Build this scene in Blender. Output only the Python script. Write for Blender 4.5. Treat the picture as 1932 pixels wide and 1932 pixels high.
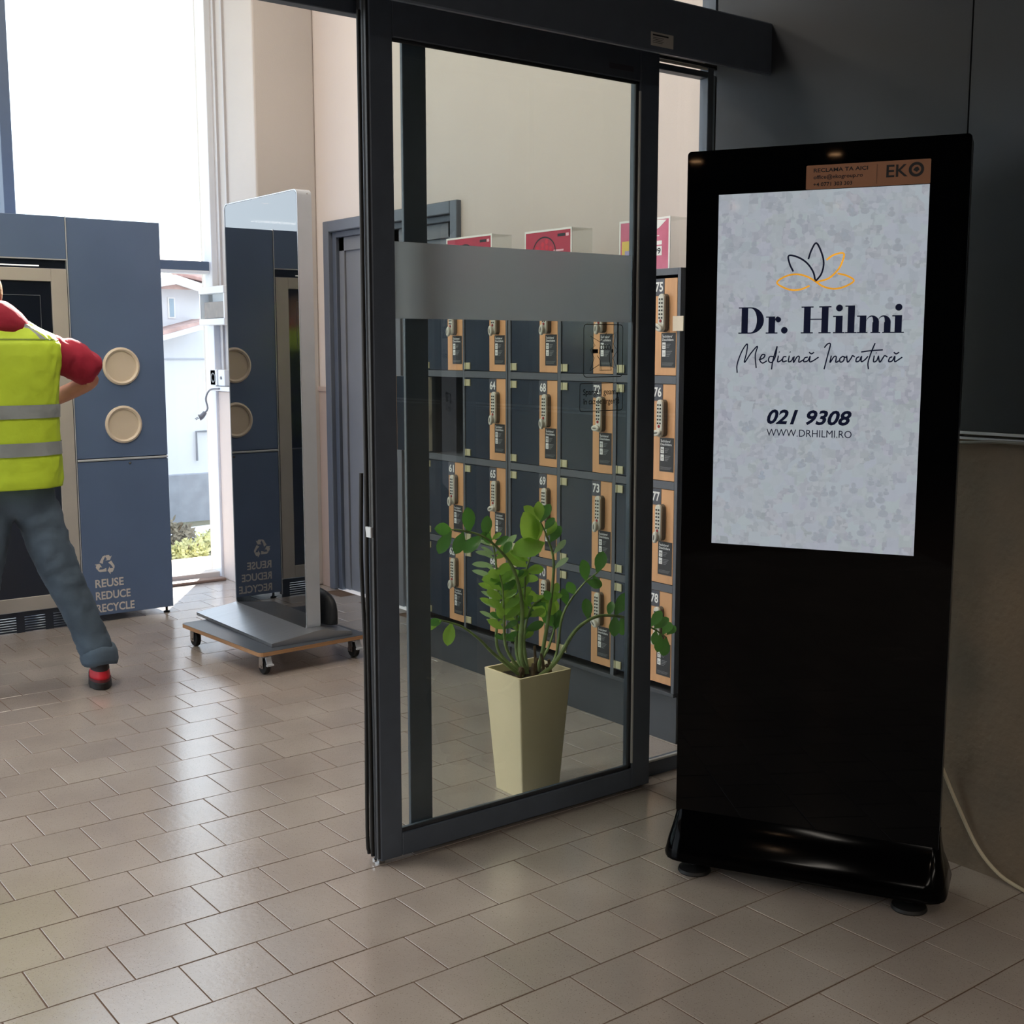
import bpy, bmesh, math, random
from mathutils import Vector, Matrix
random.seed(7)
S = bpy.context.scene
COL = S.collection
for o in list(bpy.data.objects): bpy.data.objects.remove(o)

# ------------------------------------------------------------------ camera
cam_d = bpy.data.cameras.new('camera'); cam = bpy.data.objects.new('camera', cam_d); COL.objects.link(cam)
cam_d.sensor_width = 36.0; cam_d.lens = 2303.28 / 1932 * 36.0; cam_d.clip_start = 0.05; cam_d.clip_end = 300
yaw, pitch, roll = 6.50209605e-01, 1.33344639e-01, -3.87e-4
fw = Vector((math.sin(yaw)*math.cos(pitch), math.cos(yaw)*math.cos(pitch), -math.sin(pitch)))
r0 = Vector((math.cos(yaw), -math.sin(yaw), 0)); u0 = r0.cross(fw)
rr = r0*math.cos(roll) + u0*math.sin(roll); uu = -r0*math.sin(roll) + u0*math.cos(roll)
m = Matrix((rr, uu, -fw)).transposed().to_4x4(); m.translation = Vector((0, 0, 1.5))
cam.matrix_world = m; S.camera = cam
CAM = Vector((0, 0, 1.5)); FPX = 2303.28
def project(p):
    d = Vector(p) - CAM; z = d.dot(fw)
    if z < 0.05: return None
    return 966 + FPX*d.dot(rr)/z, 966 - FPX*d.dot(uu)/z, z

# ------------------------------------------------------------------ world, sun, exposure
S.view_settings.view_transform = 'Standard'; S.view_settings.look = 'None'
S.view_settings.exposure = 0.0; S.view_settings.gamma = 1.0; S.view_settings.use_curve_mapping = False
w = bpy.data.worlds.new('sky'); S.world = w; w.use_nodes = True
bg = w.node_tree.nodes['Background']; bg.inputs[0].default_value = (0.80, 0.90, 1.0, 1); bg.inputs[1].default_value = 2.75
sun_d = bpy.data.lights.new('sun', 'SUN'); sun_d.energy = 36.0; sun_d.angle = math.radians(0.6); sun_d.color = (1.0, 0.93, 0.82)
sun = bpy.data.objects.new('sun', sun_d); COL.objects.link(sun)
sd = Vector((-0.954, -1.38, 0)).normalized()*math.cos(math.radians(30)) + Vector((0, 0, -math.sin(math.radians(30))))
sun.rotation_euler = sd.to_track_quat('-Z', 'Y').to_euler(); sun.location = (8, 14, 9)
def area(name, loc, size, energy, color, look=(0, 0, -1), size_y=None):
    l = bpy.data.lights.new(name, 'AREA'); l.shape = 'RECTANGLE'; l.size = size; l.size_y = size_y or size
    l.energy = energy; l.color = color
    o = bpy.data.objects.new(name, l); COL.objects.link(o); o.location = loc
    o.rotation_euler = Vector(look).to_track_quat('-Z', 'Y').to_euler(); return o
HALL_LAMPS = [(0.9, 3.7), (0.2, 6.0), (2.2, 4.2), (2.2, 6.0)]
for i, (x, y) in enumerate(HALL_LAMPS):
    area('hall_lamp_light', (x, y, 4.28), 0.5, 50 if i == 0 else 20, (1.0, 0.90, 0.78))
ROOM_LAMPS = [(-5.87, 0.46), (-9.4, -0.85), (-9.19, -2.1), (-5.35, -0.7), (-1.4, 1.2), (0.8, -0.6), (1.6, -2.2), (-1.6, -1.6)]
for i, (x, y) in enumerate(ROOM_LAMPS):
    l = bpy.data.lights.new('downlight_light', 'SPOT'); l.energy = 70 if i > 3 else 25; l.color = (1.0, 0.82, 0.64); l.spot_size = math.radians(110); l.spot_blend = 0.6; l.shadow_soft_size = 0.06
    o = bpy.data.objects.new('downlight_light', l); COL.objects.link(o); o.location = (x, y, 3.17)

SHOP_LAMPS = [(-0.6, -2.6), (-3.4, -2.6), (1.8, -3.4), (-2.4, 0.2)]
for x, y in SHOP_LAMPS:
    area('shop_lamp_light', (x, y, 3.13), 1.4, 34, (1.0, 0.92, 0.82), size_y=0.25)

# ------------------------------------------------------------------ helpers
def lin(c):
    out = []
    for v in c[:3]:
        v /= 255.0; out.append(v/12.92 if v <= 0.04045 else ((v+0.055)/1.055)**2.4)
    return (*out, 1)
MATS = {}
def mat(name, c, rough=0.5, metal=0.0, spec=0.5, var=0.0, vscale=8.0, bump=0.0, bscale=60.0, emit=0.0, stretch=None, coat=0.0, ior=1.5, c2=None, trans=0.0):
    if name in MATS: return MATS[name]
    M = bpy.data.materials.new(name); M.use_nodes = True; nt = M.node_tree; b = nt.nodes['Principled BSDF']
    b.inputs['Base Color'].default_value = lin(c); b.inputs['Roughness'].default_value = rough; b.inputs['Metallic'].default_value = metal
    b.inputs['Specular IOR Level'].default_value = spec; b.inputs['IOR'].default_value = ior; b.inputs['Coat Weight'].default_value = coat
    if trans: b.inputs['Transmission Weight'].default_value = trans
    if emit: b.inputs['Emission Color'].default_value = lin(c); b.inputs['Emission Strength'].default_value = emit
    geo = nt.nodes.new('ShaderNodeTexCoord')
    mp = nt.nodes.new('ShaderNodeMapping'); nt.links.new(geo.outputs['Object'], mp.inputs[0])
    if stretch: mp.inputs['Scale'].default_value = stretch
    # every material carries a faint procedural variation
    n = nt.nodes.new('ShaderNodeTexNoise'); n.inputs['Scale'].default_value = vscale; n.inputs['Detail'].default_value = 4; nt.links.new(mp.outputs[0], n.inputs[0])
    mix = nt.nodes.new('ShaderNodeMix'); mix.data_type = 'RGBA'
    v = max(var, 0.02)
    a = lin(c); mix.inputs[6].default_value = tuple(x*(1-v) for x in a[:3]) + (1,)
    mix.inputs[7].default_value = lin(c2) if c2 else tuple(min(1, x*(1+v)) for x in a[:3]) + (1,)
    cr = nt.nodes.new('ShaderNodeMapRange'); cr.inputs[1].default_value = 0.3; cr.inputs[2].default_value = 0.7; nt.links.new(n.outputs[0], cr.inputs[0])
    nt.links.new(cr.outputs[0], mix.inputs[0]); nt.links.new(mix.outputs[2], b.inputs['Base Color'])
    if emit: nt.links.new(mix.outputs[2], b.inputs['Emission Color'])
    if bump:
        n2 = nt.nodes.new('ShaderNodeTexNoise'); n2.inputs['Scale'].default_value = bscale; n2.inputs['Detail'].default_value = 6; nt.links.new(mp.outputs[0], n2.inputs[0])
        bp = nt.nodes.new('ShaderNodeBump'); bp.inputs['Strength'].default_value = bump; bp.inputs['Distance'].default_value = 0.01
        nt.links.new(n2.outputs[0], bp.inputs['Height']); nt.links.new(bp.outputs[0], b.inputs['Normal'])
    MATS[name] = M; return M
def glass_mat(name, tint, ior=1.45, gloss=1.0):
    M = bpy.data.materials.new(name); M.use_nodes = True; nt = M.node_tree; nt.nodes.remove(nt.nodes['Principled BSDF'])
    out = nt.nodes['Material Output']; t = nt.nodes.new('ShaderNodeBsdfTransparent'); t.inputs[0].default_value = (*tint, 1)
    g = nt.nodes.new('ShaderNodeBsdfGlossy'); g.inputs['Roughness'].default_value = 0.0; g.inputs[0].default_value = (gloss,)*3 + (1,)
    f = nt.nodes.new('ShaderNodeFresnel'); f.inputs[0].default_value = ior
    gm = nt.nodes.new('ShaderNodeNewGeometry'); inv = nt.nodes.new('ShaderNodeMath'); inv.operation = 'SUBTRACT'; inv.inputs[0].default_value = 1.0; nt.links.new(gm.outputs['Backfacing'], inv.inputs[1])
    mu = nt.nodes.new('ShaderNodeMath'); mu.operation = 'MULTIPLY'; nt.links.new(f.outputs[0], mu.inputs[0]); nt.links.new(inv.outputs[0], mu.inputs[1])
    mx = nt.nodes.new('ShaderNodeMixShader'); nt.links.new(mu.outputs[0], mx.inputs[0]); nt.links.new(t.outputs[0], mx.inputs[1]); nt.links.new(g.outputs[0], mx.inputs[2])
    nt.links.new(mx.outputs[0], out.inputs[0]); MATS[name] = M; return M
def frost_mat():
    M = bpy.data.materials.new('frosted_film'); M.use_nodes = True; nt = M.node_tree; nt.nodes.remove(nt.nodes['Principled BSDF'])
    out = nt.nodes['Material Output']
    g = nt.nodes.new('ShaderNodeBsdfRefraction'); g.inputs['Roughness'].default_value = 0.5; g.inputs['IOR'].default_value = 1.12; g.inputs[0].default_value = (0.75, 0.79, 0.80, 1)
    d = nt.nodes.new('ShaderNodeBsdfDiffuse'); d.inputs[0].default_value = (0.52, 0.54, 0.58, 1)
    tl = nt.nodes.new('ShaderNodeBsdfTranslucent'); tl.inputs[0].default_value = (0.52, 0.54, 0.58, 1)
    m1 = nt.nodes.new('ShaderNodeMixShader'); m1.inputs[0].default_value = 0.6; nt.links.new(d.outputs[0], m1.inputs[1]); nt.links.new(tl.outputs[0], m1.inputs[2])
    m2 = nt.nodes.new('ShaderNodeMixShader'); m2.inputs[0].default_value = 0.35; nt.links.new(m1.outputs[0], m2.inputs[1]); nt.links.new(g.outputs[0], m2.inputs[2])
    nt.links.new(m2.outputs[0], out.inputs[0]); return M

class B:
    def __init__(s): s.bm = bmesh.new()
    def box(s, x0, x1, y0, y1, z0, z1, bev=0.0, seg=1):
        x0, x1 = min(x0, x1), max(x0, x1); y0, y1 = min(y0, y1), max(y0, y1); z0, z1 = min(z0, z1), max(z0, z1)
        vs = [s.bm.verts.new((x, y, z)) for z in (z0, z1) for x, y in ((x0, y0), (x1, y0), (x1, y1), (x0, y1))]
        F = [s.bm.faces.new([vs[i] for i in f]) for f in ((3, 2, 1, 0), (4, 5, 6, 7), (0, 1, 5, 4), (1, 2, 6, 5), (2, 3, 7, 6), (3, 0, 4, 7))]
        if bev:
            es = list({e for f in F for e in f.edges})
            bmesh.ops.bevel(s.bm, geom=es, offset=bev, segments=seg, affect='EDGES', profile=0.5)
        return s
    def ring_loft(s, rings, cap=True, closed=True):
        vr = [[s.bm.verts.new(p) for p in r] for r in rings]
        n = len(rings[0])
        for a, b in zip(vr, vr[1:]):
            for i in range(n if closed else n-1):
                s.bm.faces.new((a[i], a[(i+1) % n], b[(i+1) % n], b[i]))
        if cap: s.bm.faces.new(vr[0][::-1]); s.bm.faces.new(vr[-1])
        return s
    def cyl(s, p0, p1, r0, r1=None, n=20):
        p0, p1 = Vector(p0), Vector(p1); r1 = r0 if r1 is None else r1
        d = (p1-p0).normalized(); a = d.orthogonal().normalized(); b = d.cross(a)
        R = lambda p, r: [p + a*(r*math.cos(t)) + b*(r*math.sin(t)) for t in [2*math.pi*i/n for i in range(n)]]
        return s.ring_loft([R(p0, r0), R(p1, r1)])
    def lathe(s, c, prof, axis='z', n=28):
        rings = []
        for r, h in prof:
            R = []
            for i in range(n):
                t = 2*math.pi*i/n; x, y = r*math.cos(t), r*math.sin(t)
                R.append({'z': (c[0]+x, c[1]+y, c[2]+h), 'y': (c[0]+x, c[1]+h, c[2]+y), 'x': (c[0]+h, c[1]+x, c[2]+y)}[axis])
            rings.append(R)
        return s.ring_loft(rings)
    def tube(s, pts, r, n=8, smooth=True, cap=True):
        P = [Vector(p) for p in (catmull(pts, 5) if smooth and len(pts) > 2 else pts)]
        rs = r if isinstance(r, (list, tuple)) else None
        rings = []; prev = None
        for i, p in enumerate(P):
            t = (P[min(i+1, len(P)-1)] - P[max(i-1, 0)]).normalized()
            a = t.orthogonal().normalized() if prev is None else (prev - t*prev.dot(t)).normalized()
            prev = a; b = t.cross(a); rad = (rs[0] + (rs[1]-rs[0])*i/(len(P)-1)) if rs else r
            rings.append([p + a*(rad*math.cos(q)) + b*(rad*math.sin(q)) for q in [2*math.pi*k/n for k in range(n)]])
        return s.ring_loft(rings, cap)
    def poly(s, pts): s.bm.faces.new([s.bm.verts.new(p) for p in pts]); return s
    def prism(s, pts, off):
        off = Vector(off); a = [Vector(p) for p in pts]; return s.ring_loft([a, [p+off for p in a]])
    def ribbon(s, pts, wd, plane, n=0.0, smooth=True):
        P = catmull([(a, b, 0) for a, b in pts], 5) if smooth and len(pts) > 2 else [(a, b, 0) for a, b in pts]
        L = []; R = []
        for i, p in enumerate(P):
            a, b = Vector(P[max(i-1, 0)]), Vector(P[min(i+1, len(P)-1)]); t = (b-a); t = t.normalized() if t.length > 1e-9 else Vector((1, 0, 0))
            nn = Vector((-t.y, t.x, 0))*(wd/2); p = Vector(p)
            L.append(s.bm.verts.new(plane(*(p+nn)[:2], n))); R.append(s.bm.verts.new(plane(*(p-nn)[:2], n)))
        for i in range(len(P)-1): s.bm.faces.new((L[i], R[i], R[i+1], L[i+1]))
        return s
    def disc(s, u, v, r, plane, n=0.0, k=20, r2=None, a0=0):
        s.bm.faces.new([s.bm.verts.new(plane(u+r*math.cos(a0+2*math.pi*i/k), v+(r2 or r)*math.sin(a0+2*math.pi*i/k), n)) for i in range(k)]); return s
    def rect(s, u0, u1, v0, v1, plane, n=0.0):
        return s.poly([plane(u0, v0, n), plane(u1, v0, n), plane(u1, v1, n), plane(u0, v1, n)])
def catmull(pts, k=5):
    P = [Vector(p) for p in pts]; P = [P[0]*2-P[1]] + P + [P[-1]*2-P[-2]]; out = []
    for i in range(1, len(P)-2):
        for j in range(k):
            t = j/k; a, b, c, d = P[i-1:i+3]
            out.append(0.5*((2*b) + (c-a)*t + (2*a-5*b+4*c-d)*t*t + (3*b-a-3*c+d)*t**3))
    out.append(P[-2]); return [tuple(v) for v in out]
def obj(name, b, m, parent=None, label=None, smooth=False, kind=None, at=None):
    """link one bmesh builder as one object; shapes are given in the parent's space"""
    bm = b.bm if isinstance(b, B) else b
    bmesh.ops.recalc_face_normals(bm, faces=[f for f in bm.faces]) if len(bm.faces) and smooth is not None and not getattr(b, 'flat', False) else None
    me = bpy.data.meshes.new(name); bm.to_mesh(me); bm.free()
    for x in (m if isinstance(m, (list, tuple)) else [m]): me.materials.append(x)
    if smooth:
        for p in me.polygons: p.use_smooth = True
        if smooth != 'all':
            try: me.set_sharp_from_angle(angle=math.radians(35))
            except Exception: pass
    o = bpy.data.objects.new(name, me); COL.objects.link(o)
    if parent: o.parent = parent
    if at: o.location = at
    if label: o['label'] = label
    if kind: o['kind'] = kind
    return o
def tag(o, label, cat, group=None):
    o['label'] = label; o['category'] = cat
    if group: o['group'] = group
    return o
def thing(name, label, cat, loc=(0, 0, 0), rz=0.0, group=None):
    o = bpy.data.objects.new(name, None); COL.objects.link(o); o.location = loc; o.rotation_euler = (0, 0, rz); o.empty_display_size = 0.1
    return tag(o, label, cat, group)
def struct(name, b, m, parent=None, label=None, smooth=False):
    o = obj(name, b, m, parent, label, smooth)
    if parent is None: o['kind'] = 'structure'
    return o
def plane_fn(o, du, dv, dn):
    o, du, dv, dn = Vector(o), Vector(du), Vector(dv), Vector(dn)
    return lambda u, v, n=0.0: tuple(o + du*u + dv*v + dn*n)
def txt(b, s, plane, u, v, size, width=None, bold=0.0, shear=0.0, align='L', n=0.0):
    """flat lettering: built-in font outlines as faces, mapped on to a plane; u,v is the baseline start"""
    cu = bpy.data.curves.new('t', 'FONT'); cu.body = s; cu.size = 1.0; cu.offset = bold; cu.shear = shear; cu.resolution_u = 3
    o = bpy.data.objects.new('t', cu); COL.objects.link(o)
    dg = bpy.context.evaluated_depsgraph_get(); me = bpy.data.meshes.new_from_object(o.evaluated_get(dg))
    xs = [p.co.x for p in me.vertices]; x0, x1 = (min(xs), max(xs)) if xs else (0, 1)
    sx = size if width is None else width/(x1-x0)
    if align == 'C': u = u - (x1-x0)*sx/2
    vs = [b.bm.verts.new(plane(u+(p.co.x-x0)*sx, v+p.co.y*size, n)) for p in me.vertices]
    for p in me.polygons:
        try: b.bm.faces.new([vs[i] for i in p.vertices])
        except ValueError: pass
    bpy.data.objects.remove(o); bpy.data.curves.remove(cu); bpy.data.meshes.remove(me)

# ------------------------------------------------------------------ materials
m_navy = mat('navy_laminate', (92, 112, 146), 0.38, var=0.06, vscale=3)
m_navy_d = mat('dark_screen', (22, 28, 40), 0.12)
m_beige = mat('beige_metal', (176, 172, 168), 0.45, var=0.04)
m_alu = mat('brushed_aluminium', (176, 180, 186), 0.32, metal=0.85, var=0.06, vscale=3, stretch=(1, 30, 1))
m_silver = mat('silver_paint', (192, 198, 206), 0.38, metal=0.2, var=0.03)
m_steel = mat('chrome_steel', (200, 200, 200), 0.2, metal=1.0)
m_blackg = mat('black_display_glass', (4, 5, 7), 0.03, spec=0.22, ior=1.4)
m_mirror = mat('dark_display_glass', (14, 18, 24), 0.015, spec=0.5, ior=2.8)
m_blackp = mat('black_plastic', (9, 10, 11), 0.35, var=0.1)
m_rubber = mat('black_rubber', (18, 18, 19), 0.6, var=0.2)
m_frame = mat('anthracite_powder_coat', (78, 88, 102), 0.42, var=0.06, vscale=20)
m_frame_e = mat('dark_seal', (38, 42, 48), 0.5)
m_frame_l = mat('light_bead', (196, 198, 196), 0.4)  # on the door leaf this tone stands in for a bead highlight
m_wallbeige = mat('beige_plaster', (214, 203, 197), 0.85, var=0.03, vscale=1.2, bump=0.08, bscale=120)
m_wallgrey = mat('warm_grey_plaster', (196, 190, 186), 0.85, var=0.04, vscale=1.0, bump=0.1, bscale=120)
m_white = mat('white_plastic', (226, 228, 232), 0.4)
m_doorgrey = mat('grey_door_paint', (98, 104, 116), 0.45, var=0.03)
m_doorgrey2 = mat('grey_door_leaf', (112, 114, 120), 0.5, var=0.03)
m_concrete = mat('rough_concrete', (140, 132, 120), 0.9, var=0.35, vscale=3.2, bump=0.5, bscale=40, c2=(142, 126, 108))
m_clad = mat('charcoal_cladding', (37, 41, 48), 0.55, var=0.12, vscale=2)
m_clad2 = mat('navy_cladding', (28, 33, 40), 0.45, var=0.1, vscale=2)
m_ceil = mat('dark_ceiling', (60, 58, 56), 0.9)
m_ceilw = mat('white_ceiling', (225, 222, 215), 0.9)
m_loker = mat('locker_frame_grey', (92, 96, 104), 0.45, var=0.04)
m_lokd = mat('locker_door_anthracite', (48, 58, 72), 0.2, var=0.05, spec=0.6)
m_oak = mat('oak_laminate', (216, 164, 118), 0.5, var=0.12, vscale=7, stretch=(3, 3, 0.35), bump=0.05)
m_plate = mat('number_plate_grey', (76, 78, 88), 0.5)
m_lite = mat('white_print', (238, 238, 236), 0.6)
m_black = mat('black_print', (16, 18, 24), 0.5)
m_stick = mat('black_sticker', (44, 46, 50), 0.5)
m_dim = mat('pale_grey_print', (120, 122, 124), 0.6)
m_keyw = mat('ivory_plastic', (214, 212, 200), 0.4)
m_keyd = mat('lock_body_grey', (104, 100, 92), 0.5)
m_red = mat('red_button', (150, 30, 36), 0.4)
m_hinge = mat('cream_hinge_plate', (202, 196, 160), 0.4, metal=0.2)
m_pot = mat('cream_planter', (250, 230, 192), 0.45, var=0.02)
m_soil = mat('dark_soil', (44, 34, 26), 0.95, var=0.5, vscale=50, bump=1.0, bscale=80)
def leaf_mat(name, c, tc, v=0.25):
    M = mat(name, c, 0.32, var=v, vscale=14); nt = M.node_tree; out = nt.nodes['Material Output']; b = nt.nodes['Principled BSDF']
    t = nt.nodes.new('ShaderNodeBsdfTranslucent'); t.inputs[0].default_value = lin(tc); mx = nt.nodes.new('ShaderNodeMixShader'); mx.inputs[0].default_value = 0.38
    nt.links.new(b.outputs[0], mx.inputs[1]); nt.links.new(t.outputs[0], mx.inputs[2]); nt.links.new(mx.outputs[0], out.inputs[0]); return M
m_leafA = leaf_mat('leaf_green', (128, 176, 76), (190, 226, 90))
m_leafB = leaf_mat('leaf_dark_green', (74, 124, 62), (110, 170, 70))
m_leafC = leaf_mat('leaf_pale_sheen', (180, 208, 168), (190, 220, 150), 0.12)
m_stem = mat('stem_green', (132, 152, 92), 0.5, var=0.3, vscale=25)
m_stub = mat('cut_stalk_brown', (104, 84, 62), 0.8, var=0.4, vscale=40)
m_glass = glass_mat('door_glass', (0.86, 0.89, 0.865), 1.6)
m_glass2 = glass_mat('window_glass', (0.965, 0.98, 0.985), 1.45)
m_acry = glass_mat('clear_acrylic', (0.93, 0.94, 0.93), 1.3)
m_frost = frost_mat()
KD= {'black':[[(0.2423,1.7304),(0.2495,1.7534),(0.2615,1.7715),(0.2753,1.7479),(0.2823,1.72),(0.2771,1.6922),(0.2624,1.673)],[(0.2041,1.7001),(0.194,1.7201),(0.191,1.7412),(0.2148,1.7368),(0.2388,1.7212),(0.256,1.6974),(0.2624,1.673)]],'gold':[[(0.289,1.7276),(0.308,1.74),(0.3322,1.7429),(0.3293,1.7209),(0.3185,1.7005),(0.2961,1.6802),(0.2662,1.6716)],[(0.2477,1.6621),(0.2268,1.6537),(0.2032,1.6518),(0.1792,1.6593),(0.162,1.6724),(0.1831,1.6875),(0.2114,1.6929),(0.2399,1.6862),(0.2624,1.673),(0.2829,1.6596),(0.3109,1.653),(0.3384,1.6584),(0.3607,1.6727),(0.342,1.686),(0.3188,1.6922)]],'script':[[(0.061,1.4337),(0.0605,1.4566),(0.072,1.4906),(0.0863,1.5114),(0.0858,1.4906),(0.0801,1.4615),(0.0967,1.4858),(0.1144,1.5051),(0.1091,1.481),(0.1125,1.4471)],[(0.1192,1.4689),(0.1313,1.4738),(0.135,1.482),(0.1272,1.482),(0.1217,1.4689),(0.1292,1.4603),(0.1412,1.4666)],[(0.1594,1.4772),(0.1482,1.4772),(0.1451,1.4666),(0.1535,1.4618),(0.1628,1.4763),(0.1673,1.505)],[(0.1673,1.505),(0.1602,1.4811),(0.1559,1.4618),(0.154,1.4435)],[(0.1714,1.4801),(0.1694,1.4643),(0.1775,1.4667),(0.1822,1.4715)],[(0.173,1.4907),(0.174,1.4888)],[(0.1926,1.4773),(0.1845,1.4763),(0.1834,1.4644),(0.1944,1.4668)],[(0.2002,1.4802),(0.1983,1.4644),(0.2064,1.4668),(0.2108,1.4764)],[(0.2018,1.4907),(0.2028,1.4888)],[(0.2132,1.4788),(0.2118,1.4621),(0.2204,1.4764),(0.2266,1.4774),(0.226,1.4631),(0.2373,1.4693)],[(0.2489,1.4765),(0.2409,1.4741),(0.2384,1.4646),(0.2492,1.467),(0.255,1.4789),(0.254,1.4646),(0.2634,1.4671),(0.2772,1.4766)],[(0.2518,1.4893),(0.2581,1.4851),(0.265,1.4893)],[(0.2909,1.5011),(0.2994,1.511),(0.3065,1.5096),(0.3004,1.4813),(0.2923,1.4449)],[(0.3098,1.4804),(0.3071,1.4625),(0.316,1.4767),(0.3225,1.4776),(0.322,1.4635),(0.3302,1.4673)],[(0.3387,1.4786),(0.3319,1.472),(0.3336,1.4636),(0.3414,1.4673),(0.3429,1.4767),(0.3377,1.4786),(0.3485,1.4758)],[(0.3492,1.4805),(0.3521,1.4636),(0.3609,1.4744),(0.3639,1.4805),(0.3701,1.4768)],[(0.3815,1.4778),(0.3747,1.4745),(0.3737,1.4651),(0.3818,1.4675),(0.3869,1.4792),(0.3865,1.4652),(0.3955,1.4699),(0.4033,1.4792)],[(0.4198,1.5127),(0.4115,1.4909),(0.4039,1.4629),(0.4055,1.4457)],[(0.3856,1.4899),(0.4083,1.4932),(0.4398,1.4955)],[(0.4187,1.4806),(0.4175,1.4653),(0.4251,1.4677),(0.4292,1.4793)],[(0.4229,1.4885),(0.4239,1.4867)],[(0.4291,1.4807),(0.4329,1.464),(0.4406,1.4747),(0.4449,1.4807),(0.4518,1.477)],[(0.4639,1.478),(0.4573,1.4747),(0.4554,1.4655),(0.4643,1.4678),(0.4701,1.4794),(0.4702,1.4655),(0.479,1.4702),(0.4885,1.4771)],[(0.467,1.4895),(0.473,1.4854),(0.4804,1.4895)]]}
PLANT= [([[2.456,3.16,0.395],[2.327,3.16,0.503],[2.27,3.16,0.559],[2.198,3.16,0.613],[2.119,3.16,0.644]],[[2.088,3.16,0.625,0.055],[2.1,3.16,0.64,0.043],[2.158,3.16,0.615,0.061]]),([[2.484,3.205,0.395],[2.415,3.25,0.478],[2.407,3.25,0.592],[2.411,3.25,0.696],[2.399,3.25,0.816],[2.378,3.25,0.886]],[[2.336,3.25,0.767,0.037],[2.344,3.25,0.739,0.037],[2.344,3.25,0.698,0.037],[2.352,3.25,0.648,0.037],[2.369,3.25,0.812,0.055],[2.472,3.25,0.836,0.046],[2.411,3.25,0.689,0.037],[2.374,3.25,0.911,0.049],[2.411,3.25,0.647,0.043]]),([[2.473,3.175,0.395],[2.404,3.19,0.499],[2.392,3.19,0.605],[2.388,3.19,0.702],[2.375,3.19,0.758]],[[2.383,3.19,0.613,0.049],[2.409,3.19,0.616,0.043],[2.35,3.19,0.734,0.055],[2.342,3.19,0.755,0.049],[2.401,3.19,0.762,0.049],[2.413,3.19,0.74,0.055]]),([[2.477,3.165,0.395],[2.449,3.17,0.482],[2.453,3.17,0.642],[2.419,3.17,0.77],[2.352,3.17,0.851],[2.287,3.17,0.898],[2.215,3.17,0.921],[2.168,3.17,0.929]],[[2.164,3.17,0.932,0.061],[2.239,3.17,0.922,0.067],[2.156,3.17,0.871,0.061],[2.207,3.17,0.876,0.061],[2.283,3.17,0.892,0.067],[2.332,3.17,0.87,0.049],[2.316,3.17,0.925,0.055],[2.386,3.17,0.834,0.037]]),([[2.484,3.19,0.395],[2.47,3.22,0.469],[2.466,3.22,0.603],[2.449,3.22,0.704],[2.444,3.22,0.746]],[[2.423,3.22,0.734,0.061],[2.457,3.22,0.668,0.074],[2.449,3.22,0.648,0.067],[2.475,3.22,0.7,0.049]]),([[2.486,3.18,0.395],[2.464,3.2,0.488],[2.485,3.2,0.66],[2.498,3.2,0.77],[2.568,3.2,0.896]],[[2.511,3.2,0.852,0.116],[2.468,3.2,0.781,0.074],[2.485,3.2,0.793,0.061],[2.528,3.2,0.872,0.074],[2.511,3.2,0.748,0.055],[2.52,3.2,0.712,0.055],[2.485,3.2,0.702,0.049]]),([[2.497,3.17,0.395],[2.536,3.18,0.424],[2.58,3.18,0.616],[2.597,3.18,0.777],[2.565,3.18,0.871],[2.539,3.18,0.921]],[[2.495,3.18,0.956,0.052],[2.534,3.18,0.97,0.049],[2.552,3.18,0.934,0.055],[2.6,3.18,0.888,0.055],[2.618,3.18,0.873,0.049],[2.623,3.18,0.827,0.055],[2.624,3.18,0.76,0.055],[2.575,3.18,0.652,0.043],[2.47,3.18,0.804,0.043],[2.578,3.18,0.911,0.043]]),([[2.53,3.2,0.395],[2.652,3.24,0.415],[2.688,3.24,0.57],[2.772,3.24,0.662],[2.847,3.24,0.704]],[[2.852,3.24,0.719,0.067],[2.785,3.24,0.697,0.067],[2.715,3.24,0.654,0.055],[2.697,3.24,0.634,0.049],[2.809,3.24,0.672,0.055],[2.838,3.24,0.676,0.043]]),([[2.501,3.145,0.395],[2.571,3.13,0.447],[2.651,3.13,0.538],[2.743,3.13,0.575],[2.838,3.13,0.566],[2.926,3.13,0.539],[3.026,3.13,0.492],[3.089,3.13,0.452]],[[2.701,3.13,0.613,0.058],[2.852,3.13,0.611,0.074],[2.829,3.13,0.556,0.061],[2.867,3.13,0.54,0.061],[2.809,3.13,0.584,0.043],[3.025,3.13,0.544,0.055],[3.046,3.13,0.515,0.055],[3.088,3.13,0.487,0.055],[3.114,3.13,0.475,0.043],[3.048,3.13,0.451,0.055],[3.084,3.13,0.43,0.061],[3.027,3.13,0.476,0.043]]),([[2.494,3.185,0.395],[2.498,3.21,0.459],[2.493,3.21,0.531],[2.519,3.21,0.619],[2.572,3.21,0.648],[2.617,3.21,0.649]],[[2.519,3.21,0.63,0.061],[2.559,3.21,0.593,0.061],[2.595,3.21,0.631,0.055],[2.617,3.21,0.642,0.055],[2.617,3.21,0.656,0.043],[2.537,3.21,0.645,0.043]]),([[2.527,3.21,0.395],[2.631,3.26,0.443],[2.659,3.26,0.498],[2.668,3.26,0.526]],[[2.668,3.26,0.518,0.061],[2.617,3.26,0.562,0.049],[2.64,3.26,0.602,0.049],[2.668,3.26,0.555,0.049]])]

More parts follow.
